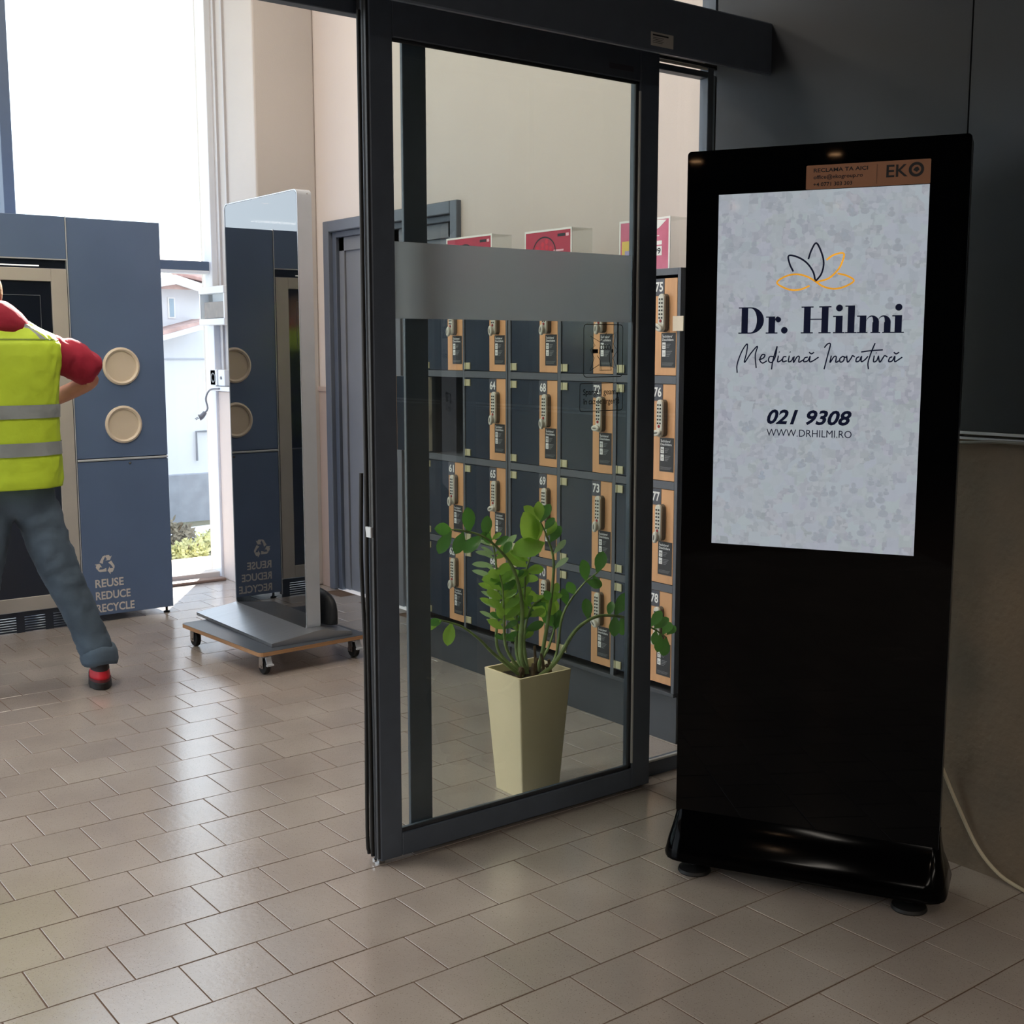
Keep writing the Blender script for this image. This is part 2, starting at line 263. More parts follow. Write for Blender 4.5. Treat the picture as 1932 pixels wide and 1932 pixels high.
# ================================================================== FLOOR
TW = 0.2065
def tile_bm(w=TW-0.004, h=0.2058-0.004):
    b = B(); z0, z1, c = -0.012, 0.0, 0.0008
    lo = [(-w/2, -h/2), (w/2, -h/2), (w/2, h/2), (-w/2, h/2)]
    b.ring_loft([[(x, y, z0) for x, y in lo], [(x, y, z1-c) for x, y in lo], [(x*(1-2*c/w), y*(1-2*c/h), z1) for x, y in lo]])
    return b
def tile_mat():
    M = bpy.data.materials.new('floor_tile_stone'); M.use_nodes = True; nt = M.node_tree; b = nt.nodes['Principled BSDF']; N = nt.nodes.new; L = nt.links.new
    g = N('ShaderNodeNewGeometry')
    n1 = N('ShaderNodeTexNoise'); n1.inputs['Scale'].default_value = 2.2; n1.inputs['Detail'].default_value = 5; L(g.outputs['Position'], n1.inputs[0])
    n2 = N('ShaderNodeTexNoise'); n2.inputs['Scale'].default_value = 240; n2.inputs['Detail'].default_value = 2; L(g.outputs['Position'], n2.inputs[0])
    n3 = N('ShaderNodeTexNoise'); n3.inputs['Scale'].default_value = 60; n3.inputs['Detail'].default_value = 5; L(g.outputs['Position'], n3.inputs[0])
    cr = N('ShaderNodeValToRGB'); e = cr.color_ramp.elements
    e[0].position = 0.3; e[0].color = lin((156, 146, 140)); e[1].position = 0.7; e[1].color = lin((173, 164, 157)); L(n1.outputs[0], cr.inputs[0])
    oi = N('ShaderNodeObjectInfo'); hv = N('ShaderNodeHueSaturation'); L(cr.outputs[0], hv.inputs['Color'])
    mr0 = N('ShaderNodeMapRange'); mr0.inputs[3].default_value = 0.95; mr0.inputs[4].default_value = 1.05; L(oi.outputs['Random'], mr0.inputs[0]); L(mr0.outputs[0], hv.inputs['Value'])
    mr = N('ShaderNodeMapRange'); mr.inputs[1].default_value = 0.63; mr.inputs[2].default_value = 0.69; L(n2.outputs[0], mr.inputs[0])
    mx = N('ShaderNodeMix'); mx.data_type = 'RGBA'; L(hv.outputs[0], mx.inputs[6]); mx.inputs[7].default_value = lin((92, 78, 66))
    ml = N('ShaderNodeMath'); ml.operation = 'MULTIPLY'; ml.inputs[1].default_value = 0.6; L(mr.outputs[0], ml.inputs[0]); L(ml.outputs[0], mx.inputs[0])
    L(mx.outputs[2], b.inputs['Base Color'])
    rg = N('ShaderNodeMapRange'); rg.inputs[3].default_value = 0.14; rg.inputs[4].default_value = 0.27; L(n1.outputs[0], rg.inputs[0]); L(rg.outputs[0], b.inputs['Roughness']); b.inputs['Specular IOR Level'].default_value = 1.0; b.inputs['Coat Weight'].default_value = 0.45; b.inputs['Coat Roughness'].default_value = 0.16
    bp = N('ShaderNodeBump'); bp.inputs['Strength'].default_value = 0.16; bp.inputs['Distance'].default_value = 0.004; L(n3.outputs[0], bp.inputs['Height']); L(bp.outputs[0], b.inputs['Normal'])
    return M
m_tile = tile_mat()
m_grout = mat('brown_grout', (96, 76, 62), 0.9, var=0.1)
fb = B(); fb.box(-10.2, 3.7, -4.2, 7.75, -0.06, -0.0016)
floor = struct('floor', fb, m_grout); floor['label'] = 'stone tile floor with brown grout lines'
cands = []
for j in range(-16, 23):
    yc = 2.94177 + j*0.20576 + 0.10288 - 0.20576     # row between line j-1 and j
    for i in range(-40, 40):
        xc = 0.742 + i*TW + ((j) * -0.10582) + TW/2
        if xc < -3.0 or xc > 3.68 or yc > 7.52: continue
        if xc > 3.19 and yc < 2.95: continue
        p = project((xc, yc, 0)); vis = p and -60 < p[0] < 1992 and p[1] < 1992 and p[2] > 0
        cands.append((p[2] if vis else 1e3, xc, yc))
cands.sort()
tb = tile_bm(); t0 = obj('tile', tb, m_tile, floor); tme = t0.data; t0.location = (cands[0][1], cands[0][2], random.uniform(-0.0004, 0.0004))
for d, x, y in cands[1:295]:
    o = t0.copy(); COL.objects.link(o); o.location = (x, y, random.uniform(-0.0005, 0.0004))
bmr = bmesh.new()
for d, x, y in cands[295:]:
    a = len(bmr.verts); bmr.from_mesh(tme); bmr.verts.ensure_lookup_table()
    for v in bmr.verts[a:]: v.co += Vector((x, y, 0))
rest = B(); rest.bm.free(); rest.bm = bmr; rest.flat = True
obj('tile_field', rest, m_tile, floor, kind='stuff')

# ================================================================== SHELL
# wall with lockers and double door (x = 3.70)
b = B(); b.box(3.70, 3.9, 3.02, 5.30, -0.06, 4.3); b.box(3.70, 3.9, 6.73, 7.76, -0.06, 4.3); b.box(3.70, 3.9, 5.30, 6.73, 2.26, 4.3); b.box(3.78, 3.9, 5.30, 6.73, -0.06, 2.26)
b.box(3.62, 3.70, 3.06, 3.58, 0.0, 4.3)
struct('wall_right', b, m_wallbeige, label='beige plaster wall behind the lockers')
# window wall pier and head (y = 7.56)
b = B(); b.box(3.30, 3.70, 6.85, 7.56, 0, 4.3, 0.012, 2)
struct('wall_pier', b, m_wallgrey, label='grey plaster pier beside the tall window')
b = B(); b.box(-3.2, 3.9, 7.56, 7.76, 4.0, 4.3); b.box(3.33, 3.9, 7.56, 7.76, -0.06, 4.0); b.box(-3.2, -2.6, 7.56, 7.76, -0.06, 4.0)
struct('wall_back', b, m_wallgrey)
b = B(); b.box(-3.2, 3.9, 2.9, 7.76, 4.3, 4.4)
struct('ceiling_hall', b, m_ceilw)
# left glazed side of the hall
b = B(); b.box(-3.0, -2.8, 3.0, 7.56, 3.4, 4.3); b.box(-3.0, -2.8, 3.0, 3.3, -0.06, 3.4); b.box(-3.0, -2.8, 7.2, 7.56, -0.06, 3.4); b.box(-2.95, -2.85, 5.2, 5.3, 0, 3.4)
struct('wall_left', b, m_wallbeige)
# front wall between hall and shop
b = B(); b.box(-10.2, -0.9, 2.94, 3.04, -0.06, 4.3); b.box(-0.9, 3.7, 2.94, 3.04, 3.25, 4.3); b.box(3.2, 3.7, 2.96, 3.06, -0.06, 3.25)
struct('wall_front', b, m_clad)
# shop side
b = B(); b.box(3.103, 3.3, -4.2, 2.95, -0.06, 3.25)
struct('wall_shop', b, m_concrete, label='rough brown grey concrete wall behind the digital display')
b = B(); b.box(-10.4, -10.2, -4.2, 3.04, -0.06, 3.25); b.box(-10.2, 3.3, -4.4, -4.2, -0.06, 3.25)
struct('wall_rear', b, mat('shop_wall', (104, 98, 92), 0.8))
b = B(); b.box(-10.4, 3.3, -4.4, 2.94, 3.25, 3.35)
struct('ceiling', b, m_ceil)
# cladding panels above the concrete
pn = bpy.data.objects.new('cladding', None)
clad = thing('wall_cladding', 'dark charcoal wall panels above the concrete wall, behind the digital display', 'wall panel', (3.103, 2.4, 1.26))
clad.location = (0, 0, 0)
b = B(); b.box(3.085, 3.103, 1.995, 2.935, 1.27, 3.24, 0.001); obj('panel', b, m_clad, clad)
b = B(); b.box(3.075, 3.103, 0.9, 1.985, 1.27, 3.24, 0.001); obj('panel', b, m_clad2, clad, 'darker blue black panel')
b = B(); b.box(3.075, 3.103, -1.0, 0.895, 1.27, 3.24, 0.001); obj('panel', b, m_clad2, clad)
b = B(); b.box(3.072, 3.103, -1.0, 2.93, 1.262, 1.27); b.box(3.07, 3.103, -1.0, 2.93, 1.248, 1.254); obj('edge_strip', b, m_silver, clad, 'thin bright metal edge strip')

# window 1: frame, transom, mullion, panes
win = bpy.data.objects.new('window_1', None); COL.objects.link(win); win['kind'] = 'structure'; win['label'] = 'tall window wall with blown out daylight behind the machine'
b = B(); b.box(3.262, 3.33, 7.44, 7.58, 0.0, 4.0, 0.003); obj('window_frame', b, m_white, win)
b = B(); b.box(2.022, 2.085, 7.46, 7.60, 0.05, 4.0, 0.003); obj('mullion', b, mat('blue_grey_frame', (84, 100, 124), 0.5), win)
b = B(); b.box(0.6, 0.66, 7.46, 7.60, 0.05, 4.0, 0.003); obj('mullion', b, MATS['blue_grey_frame'], win)
b = B(); b.box(-1.0, -0.94, 7.46, 7.60, 0.05, 4.0, 0.003); obj('mullion', b, MATS['blue_grey_frame'], win)
b = B(); b.box(2.085, 3.262, 7.48, 7.59, 1.990, 2.048, 0.002); obj('transom', b, MATS['blue_grey_frame'], win)
b = B(); b.box(2.085, 3.262, 7.475, 7.60, 1.972, 1.990, 0.002); obj('transom_edge', b, m_white, win)
b = B(); b.box(-2.6, 2.022, 7.48, 7.59, 1.985, 2.05, 0.002); obj('transom', b, MATS['blue_grey_frame'], win)
b = B(); b.box(-2.6, 3.30, 7.47, 7.62, -0.002, 0.045, 0.004); obj('window_sill', b, mat('pale_sill', (214, 204, 196), 0.5), win)
b = B(); b.box(2.5, 3.26, 7.36, 7.44, 0.0, 0.018, 0.004); obj('threshold_strip', b, mat('brown_threshold', (128, 104, 92), 0.6), win)
b = B(); b.box(2.085, 3.262, 7.535, 7.545, 2.048, 4.0); obj('pane', b, m_glass2, win)
b = B(); b.box(2.085, 3.262, 7.535, 7.545, 0.045, 1.972); obj('pane', b, m_glass2, win)
b = B(); b.box(0.66, 2.022, 7.535, 7.545, 0.045, 4.0); obj('pane', b, m_glass2, win)
b = B(); b.box(-0.94, 0.6, 7.535, 7.545, 0.045, 4.0); obj('pane', b, m_glass2, win)
b = B(); b.box(-2.6, -1.0, 7.535, 7.545, 0.045, 4.0); obj('pane', b, m_glass2, win)
# reveal grooves (shutter rails) on the pier side
b = B(); b.box(3.286, 3.302, 7.36, 7.385, 1.26, 4.0); b.box(3.286, 3.302, 7.24, 7.262, 1.26, 4.0); struct('trim_1', b, mat('pale_rail', (186, 182, 182), 0.5))
b = B(); b.box(3.683, 3.70, 6.73, 6.85, 1.235, 1.262); b.box(3.69, 3.70, 6.74, 6.85, 0, 1.235)
struct('trim_2', b, mat('pinkish_dado', (186, 166, 156), 0.7))
b = B(); b.box(3.278, 3.30, 6.95, 7.54, 0.0, 1.225, 0.003); struct('trim_3', b, mat('pinkish_panel', (214, 198, 188), 0.7))

# window on the left side
win2 = bpy.data.objects.new('window_2', None); COL.objects.link(win2); win2['kind'] = 'structure'
b = B(); b.box(-2.91, -2.90, 3.3, 5.2, 0, 3.4); obj('pane', b, m_glass2, win2)
b = B(); b.box(-2.91, -2.90, 5.3, 7.2, 0, 3.4); obj('pane', b, m_glass2, win2)

# grey double door in the right wall
door = bpy.data.objects.new('door_1', None); COL.objects.link(door); door['kind'] = 'structure'; door['label'] = 'grey painted double door in the beige wall'
b = B(); b.box(3.672, 3.78, 5.30, 5.365, 0, 2.26, 0.004); b.box(3.672, 3.78, 6.665, 6.73, 0, 2.26, 0.004); b.box(3.672, 3.78, 5.365, 6.665, 2.195, 2.26, 0.004)
obj('door_frame', b, m_doorgrey, door)
b = B(); b.box(3.70, 3.775, 5.365, 5.39, 0, 2.195); b.box(3.70, 3.775, 6.62, 6.665, 0, 2.195, 0.003); b.box(3.70, 3.775, 5.39, 6.62, 2.16, 2.195, 0.003)
obj('door_stop', b, mat('grey_door_stop', (80, 86, 98), 0.5), door)
for (y0, y1) in ((5.39, 5.998), (6.002, 6.62)):
    b = B(); b.box(3.735, 3.775, y0, y1, 0.006, 2.16, 0.002); b.box(3.722, 3.736, y0+0.0, y0+0.06, 0.006, 2.16, 0.002); b.box(3.722, 3.736, y1-0.06, y1, 0.006, 2.16, 0.002)
    b.box(3.722, 3.736, y0, y1, 2.08, 2.16, 0.002)
    lf = obj('door_leaf', b, m_doorgrey2, door)
    yh = 5.95 if y0 < 5.9 else 6.05
    h = B(); h.tube([(3.735, yh, 1.02), (3.68, yh, 1.02), (3.675, yh + (-0.1 if y0 < 5.9 else 0.1), 1.02)], 0.009, smooth=False); obj('door_handle', h, m_steel, lf, smooth=True)

# ================================================================== AUTOMATIC SLIDING DOOR
bm_ = thing('door_header', 'long anthracite drive housing above the sliding glass door', 'door header', (0, 2.8, 2.35)); bm_.location = (0, 0, 0)
b = B(); b.box(-0.88, 3.10, 2.70, 2.72, 2.359, 2.515, 0.004); b.box(-0.88, 3.10, 2.72, 2.945, 2.500, 2.515); obj('housing', b, m_frame, bm_)
b = B(); b.box(-0.88, 3.10, 3.011, 3.05, 2.478, 2.495, 0.003); b.box(-0.88, 1.87, 3.011, 3.05, 2.398, 2.478, 0.002); obj('housing_back', b, m_frame, bm_)
pl = plane_fn((2.561, 2.699, 2.375), (1, 0, 0), (0, 0, 1), (0, -1, 0))
b = B(); b.box(2.561, 2.651, 2.6985, 2.70, 2.374, 2.412); lb = obj('notice_plate', b, mat('notice_grey', (176, 176, 174), 0.6), bm_, 'small grey notice plate with fine dark print')
b = B(); b.flat = True
b.rect(0.006, 0.070, 0.027, 0.0315, pl, 0.0008)
for k in range(4): b.rect(0.006, 0.05-0.004*(k % 2), 0.021-0.0045*k, 0.0224-0.0045*k, pl, 0.0008)
obj('print', b, m_black, lb)

leaf = thing('sliding_door', 'anthracite framed glass sliding door leaf with frosted band and safety sticker', 'door', (1.754, 2.94, 0)); leaf.location = (0, 0, 0)
Y0, Y1 = 2.937, 2.985; XL, XR = 1.754, 2.828; GX0, GX1, GZ0, GZ1 = 1.828, 2.745, 0.083, 2.335
def frame_box(x0, x1, z0, z1, name, m=m_frame):
    b = B(); b.box(x0, x1, Y0, Y1, z0, z1, 0.003); return obj(name, b, m, leaf)
frame_box(XL, GX0, 0.012, 2.495, 'stile'); frame_box(GX1, XR, 0.012, 2.495, 'stile')
frame_box(GX0, GX1, 0.012, GZ0, 'bottom_rail'); frame_box(GX0, GX1, GZ1, 2.495, 'top_rail')
b = B()
for x in (GX1-0.016,): b.box(x, x+0.016, Y0+0.004, Y0+0.014, GZ0, GZ1, 0.002)
b.box(GX0, GX1, Y0+0.004, Y0+0.012, GZ0, GZ0+0.012, 0.002); b.box(GX0, GX1, Y0+0.004, Y0+0.012, GZ1-0.010, GZ1, 0.002)
obj('glazing_bead', b, m_frame_e, leaf)
b = B(); b.box(GX1-0.004, GX1+0.002, Y0-0.002, Y0+0.01, GZ0+0.02, GZ1-0.03); obj('bead_strip', b, m_frame_l, leaf, 'thin pale strip painted as the highlight on the glass bead')  # pale colour imitates the bright highlight along the bead
b = B(); b.box(GX0, GX1, 2.957, 2.963, GZ0, GZ1); obj('glass_pane', b, m_glass, leaf)
b = B(); b.box(GX0+0.002, GX1-0.016, 2.9548, 2.9562, 1.583, 1.795); obj('frosted_band', b, m_frost, leaf, 'frosted grey film band across the glass')
# brush seals on the closing edge
b = B(); b.box(XL-0.008, XL, 2.940, 2.952, 0.02, 2.44, 0.001); b.box(XL-0.006, XL, 2.957, 2.966, 0.02, 2.44, 0.001); b.box(XL, XL+0.03, Y1, 3.004, 0.02, 2.46, 0.002)
obj('brush_seal', b, m_frame_e, leaf)
b = B(); b.tube([(XL-0.008, 2.976, 2.4), (XL-0.010, 2.972, 1.7), (XL-0.006, 2.978, 1.1), (XL-0.012, 2.972, 0.9), (XL-0.008, 2.976, 0.5), (XL-0.007, 2.974, 0.02)], 0.006)
b.tube([(XL-0.012, 2.995, 1.15), (XL-0.014, 3.0, 0.9), (XL-0.008, 2.995, 0.6), (XL-0.010, 2.998, 0.1), (XL-0.006, 2.996, 0.02)], 0.006)
obj('rubber_seal', b, m_rubber, leaf, smooth=True)
b = B(); b.box(XL-0.014, XL-0.004, 2.945, 2.975, 0.97, 1.0, 0.001); obj('seal_clip', b, m_silver, leaf)
b = B(); b.cyl((XL-0.004, 2.962, 0.012), (XL-0.012, 2.962, 0.012), 0.007, n=12); b.box(XL+0.0, XL+0.02, 2.95, 2.975, 0.0, 0.014); obj('floor_guide', b, m_steel, leaf, smooth=True)
b = B(); b.box(2.611, 2.713, Y0-0.0012, Y0, 2.358, 2.375); obj('type_label', b, mat('dull_label', (72, 74, 84), 0.6), leaf, 'dull grey label strip')
# safety sticker
pl = plane_fn((2.532, 2.9555, 1.409), (1, 0, 0), (0, 0, 1), (0, -1, 0))
def rrect_line(b, u0, u1, v0, v1, r, wd, pl):
    pts = []
    for cx, cy, a0 in ((u1-r, v1-r, 0), (u0+r, v1-r, 90), (u0+r, v0+r, 180), (u1-r, v0+r, 270)):
        for k in range(5):
            a = math.radians(a0+k*22.5); pts.append((cx+r*math.cos(a), cy+r*math.sin(a)))
    pts.append(pts[0]); b.ribbon(pts, wd, pl, 0.0006, smooth=False)
b = B(); b.flat = True
rrect_line(b, 0.0, 0.165, 0.0, 0.166, 0.012, 0.0024, pl)
star = [(0.0265, 0.020), (0.065, 0.039), (0.068, 0.021), (0.118, 0.021), (0.115, 0.034), (0.141, 0.024), (0.1236, 0.060), (0.142, 0.083), (0.125, 0.104), (0.138, 0.144), (0.104, 0.122), (0.096, 0.139), (0.080, 0.116), (0.0665, 0.111), (0.0275, 0.129), (0.047, 0.099), (0.0275, 0.086), (0.044, 0.060), (0.0265, 0.020)]
b.ribbon(star, 0.0018, pl, 0.0006, smooth=False)
b.ribbon([(0.056, 0.068), (0.070, 0.050), (0.0735, 0.022)], 0.0018, pl, 0.0006); b.ribbon([(0.113, 0.096), (0.109, 0.058), (0.117, 0.022)], 0.0018, pl, 0.0006)
b.ribbon([(0.066, 0.073), (0.067, 0.094)], 0.0020, pl, 0.0006, smooth=False)
for k in range(4):
    u = 0.0735+k*0.0110; b.ribbon([(u-0.0045, 0.090), (u-0.0050, 0.097), (u, 0.102), (u+0.0050, 0.097), (u+0.0045, 0.090), (u, 0.087), (u-0.0045, 0.090)], 0.0020, pl, 0.0006)
b.rect(0.036, 0.060, 0.075, 0.088, pl, 0.0006); b.rect(0.117, 0.124, 0.077, 0.088, pl, 0.0006)
rrect_line(b, -0.015, 0.167, -0.108, -0.020, 0.008, 0.0022, pl)
txt(b, 'Spargeți geamul', pl, 0.076, -0.056, 0.026, width=0.155, bold=0.008, align='C', n=0.0006)
txt(b, 'în caz de urgență', pl, 0.076, -0.086, 0.026, width=0.155, bold=0.008, align='C', n=0.0006)
obj('safety_sticker', b, m_black, leaf, 'black outline sticker of a fist breaking glass with two lines of text')

side = thing('side_light', 'fixed anthracite glass sidelight behind the sliding door leaf', 'glass panel', (0, 0, 0))
def sb(x0, x1, z0, z1, name, m=m_frame, y0=3.008, y1=3.048):
    b = B(); b.box(x0, x1, y0, y1, z0, z1, 0.002); return obj(name, b, m, side)
sb(1.903, 1.982, 0.0, 2.44, 'stile', m_frame, 3.008, 3.022); sb(3.122, 3.15, 0.0, 2.44, 'stile'); sb(3.172, 3.2, 0.0, 2.44, 'stile', m_frame_e)
sb(3.150, 3.172, 0.0, 2.42, 'seal_strip', mat('pale_blue_strip', (150, 168, 186), 0.5), 3.02, 3.048)
sb(1.978, 3.122, 0.0, 0.052, 'bottom_rail'); sb(1.978, 3.122, 2.405, 2.425, 'top_rail'); sb(1.906, 3.2, 2.44, 2.452, 'top_rail', m_frame_e)
sb(1.978, 3.115, 2.428, 2.436, 'wall_gap_strip', mat('pale_gap_fill', (196, 194, 184), 0.5), 3.002, 3.01); sb(1.92, 3.10, 2.448, 2.460, 'wall_gap_strip', MATS['pale_gap_fill'], 2.996, 3.008)  # added strips stand in for pale wall seen through the gaps
sb(1.978, 3.122, 0.052, 0.060, 'bead_strip', m_frame_l, 3.006, 3.02)
b = B(); b.box(1.978, 3.122, 3.025, 3.031, 0.052, 2.405); obj('glass_pane', b, m_glass2, side)
b = B(); b.box(3.2030, 3.2068, 3.186, 3.240, 1.562, 1.616); tag(obj('paper_tag', b, mat('cream_paper', (226, 212, 192), 0.7)), 'small cream paper tag stuck on the cabinet edge beside locker 75', 'tag')
# transom glazing above
tr = bpy.data.objects.new('window_3', None); COL.objects.link(tr); tr['kind'] = 'structure'; tr['label'] = 'glazing above the sliding door header'
for x0, x1 in ((3.09, 3.125), (3.145, 3.165), (1.74, 1.78), (0.3, 0.34)):
    b = B(); b.box(x0, x1, 2.95, 3.01, 2.48, 3.25); obj('transom_post', b, m_frame, tr)
b = B(); b.box(-0.9, 3.2, 2.95, 3.01, 2.50, 2.58, 0.002); obj('transom_rail', b, m_frame, tr)
b = B(); b.box(-0.9, 3.09, 2.975, 2.981, 2.58, 3.25); obj('pane', b, m_glass2, tr)

# ================================================================== LOCKERS
ZB = [1.772, 1.385, 0.993, 0.602, 0.212]
XF = 3.21
def keypad(par, y, z0, z1, ang):
    b = B(); w = 0.0155
    def cap(yc, w, za, zb, x):
        pts = []
        for k in range(9): a = math.pi*k/8; pts.append((x, yc+w*math.cos(a), zb-w+w*math.sin(a)))
        for k in range(9): a = math.pi+math.pi*k/8; pts.append((x, yc+w*math.cos(a), za+w+w*math.sin(a)))
        return pts
    b.ring_loft([cap(y, w, z0, z1, XF), cap(y, w, z0, z1, XF-0.020)])
    k0 = obj('keypad_lock', b, m_keyd, par)
    b = B(); b.ring_loft([cap(y, w, z0, z1, XF-0.020), cap(y, w, z0, z1, XF-0.027), cap(y, w*0.85, z0+0.002, z1-0.002, XF-0.029)])
    # face, keys, button and thumb knob are joined into the lock so that the chain stays at three levels
    me = k0.data; bm = bmesh.new(); bm.from_mesh(me)
    def add(bb, mi):
        a = len(bm.faces); tmp = bpy.data.meshes.new('t'); bmesh.ops.recalc_face_normals(bb.bm, faces=bb.bm.faces[:]); bb.bm.to_mesh(tmp); bb.bm.free(); bm.from_mesh(tmp); bm.faces.ensure_lookup_table()
        for f in bm.faces[a:]: f.material_index = mi
        bpy.data.meshes.remove(tmp)
    add(b, 1)
    b = B()
    for r in range(6):
        for c in (-1, 1):
            zc = z1-0.020-r*0.0135; yc = y+c*0.0062; b.box(XF-0.0312, XF-0.0285, yc-0.0028, yc+0.0028, zc-0.0030, zc+0.0030)
    add(b, 2)
    b = B(); b.lathe((XF-0.0315, y, z0+0.040), [(0.0055, 0), (0.0055, 0.004)], 'x', 12); add(b, 3)
    b = B(); zc = z0+0.016; ca, sa = math.cos(ang), math.sin(ang)
    def ov(w, l, x): return [(x, y+(w*math.cos(t))*ca-(l*math.sin(t))*sa, zc+(w*math.cos(t))*sa+(l*math.sin(t))*ca) for t in [2*math.pi*i/16 for i in range(16)]]
    b.ring_loft([ov(0.010, 0.010, XF-0.029), ov(0.010, 0.018, XF-0.034), ov(0.012, 0.022, XF-0.036), ov(0.012, 0.022, XF-0.044), ov(0.009, 0.018, XF-0.047)]); add(b, 1)
    b = B(); b.ring_loft([ov(0.003, 0.011, XF-0.047), ov(0.003, 0.011, XF-0.0478)]); add(b, 0)
    bm.to_mesh(me); bm.free()
    for x in (m_keyw, m_black, m_red): me.materials.append(x)
def locker_door(par, yl, yr, z0, z1, num, is_open=False, ang=0.0):
    """yl is the hinge side (far), yr the near side"""
    b = B(); wy = yr + 0.118
    b.box(XF, XF+0.018, wy, yl, z0, z1, 0.001); d = obj('door', b, m_lokd, par, 'anthracite door numbered %d' % num)
    b = B(); b.box(XF-0.001, XF+0.018, yr, wy, z0, z1, 0.0008); obj('wood_panel', b, m_oak, d)
    b = B(); b.box(XF-0.0025, XF-0.001, wy-0.052, wy, z1-0.062, z1-0.0)
    npl = obj('number_plate', b, m_plate, d)
    me = npl.data; bm = bmesh.new(); bm.from_mesh(me)
    pl = plane_fn((XF-0.0032, wy, z1), (0, -1, 0), (0, 0, 1), (-1, 0, 0))
    t = B(); txt(t, str(num), pl, 0.026, -0.046, 0.048, width=0.040, bold=0.025, align='C'); tmp = bpy.data.meshes.new('t'); t.bm.to_mesh(tmp); t.bm.free()
    a = len(bm.faces); bm.from_mesh(tmp); bm.faces.ensure_lookup_table()
    for f in bm.faces[a:]: f.material_index = 1
    bm.to_mesh(me); bm.free(); me.materials.append(m_lite)
    keypad(d, wy-0.062, z1-0.195, z1-0.056, ang)
    # instruction sticker
    pl = plane_fn((XF-0.0022, wy-0.040, z1-0.325), (0, -1, 0), (0, 0, 1), (-1, 0, 0))
    bm = bmesh.new()
    def add(t, mi):
        tmp = bpy.data.meshes.new('t'); t.bm.to_mesh(tmp); t.bm.free(); a = len(bm.faces); bm.from_mesh(tmp); bm.faces.ensure_lookup_table()
        for f in bm.faces[a:]: f.material_index = mi
        bpy.data.meshes.remove(tmp)
    t = B(); t.box(XF-0.0022, XF-0.001, yr+0.004, wy-0.040, z1-0.325, z1-0.198); add(t, 0)
    t = B(); txt(t, 'Închidere/', pl, 0.006, 0.110, 0.0125, width=0.052, bold=0.02, n=0.0006); txt(t, 'Deschidere', pl, 0.006, 0.098, 0.0125, width=0.058, bold=0.02, n=0.0006)
    t.rect(0.006, 0.024, 0.068, 0.092, pl, 0.0006); t.rect(0.006, 0.024, 0.040, 0.064, pl, 0.0006); add(t, 1)
    t = B()
    for k in range(3): t.rect(0.028, 0.050-0.004*k, 0.084-0.006*k, 0.087-0.006*k, pl, 0.0006)
    for k in range(4): t.rect(0.028, 0.058-0.005*k, 0.058-0.006*k, 0.061-0.006*k, pl, 0.0006)
    for k in range(3): t.rect(0.006, 0.066-0.004*k, 0.012-0.004*k+0.004, 0.0135-0.004*k+0.004, pl, 0.0006)
    add(t, 2)
    t = B(); txt(t, 'PIN', pl, 0.015, 0.079, 0.009, width=0.012, bold=0.02, align='C', n=0.001); t.rect(0.010, 0.020, 0.073, 0.0745, pl, 0.001)
    t.rect(0.009, 0.021, 0.052, 0.0535, pl, 0.001); t.rect(0.009, 0.021, 0.046, 0.0475, pl, 0.001); add(t, 3)
    me = bpy.data.meshes.new('instruction_sticker'); bm.to_mesh(me); bm.free()
    for x in (m_stick, m_lite, m_dim, m_black): me.materials.append(x)
    o = bpy.data.objects.new('instruction_sticker', me); COL.objects.link(o); o.parent = d
    for zz in (z0+0.006, z1-0.036):
        b = B(); b.box(XF-0.006, XF, yl-0.040, yl-0.010, zz, zz+0.030, 0.001); b.cyl((XF-0.006, yl-0.006, zz), (XF-0.006, yl-0.006, zz+0.030), 0.0035, n=8); b.box(XF-0.004, XF, yl-0.004, yl+0.002, zz, zz+0.030)
        obj('hinge', b, m_hinge, d)
    if is_open:
        for o in [d]:
            o.matrix_local = Matrix.Translation((XF, yl, 0)) @ Matrix.Rotation(math.radians(-172), 4, 'Z') @ Matrix.Translation((-XF, -yl, 0))
    return d
cols = {'A': (4.905, 4.588), 'B': (4.572, 4.263), 'C': (4.226, 3.908), 'D': (3.885, 3.566), 'E': (3.545, 3.222)}
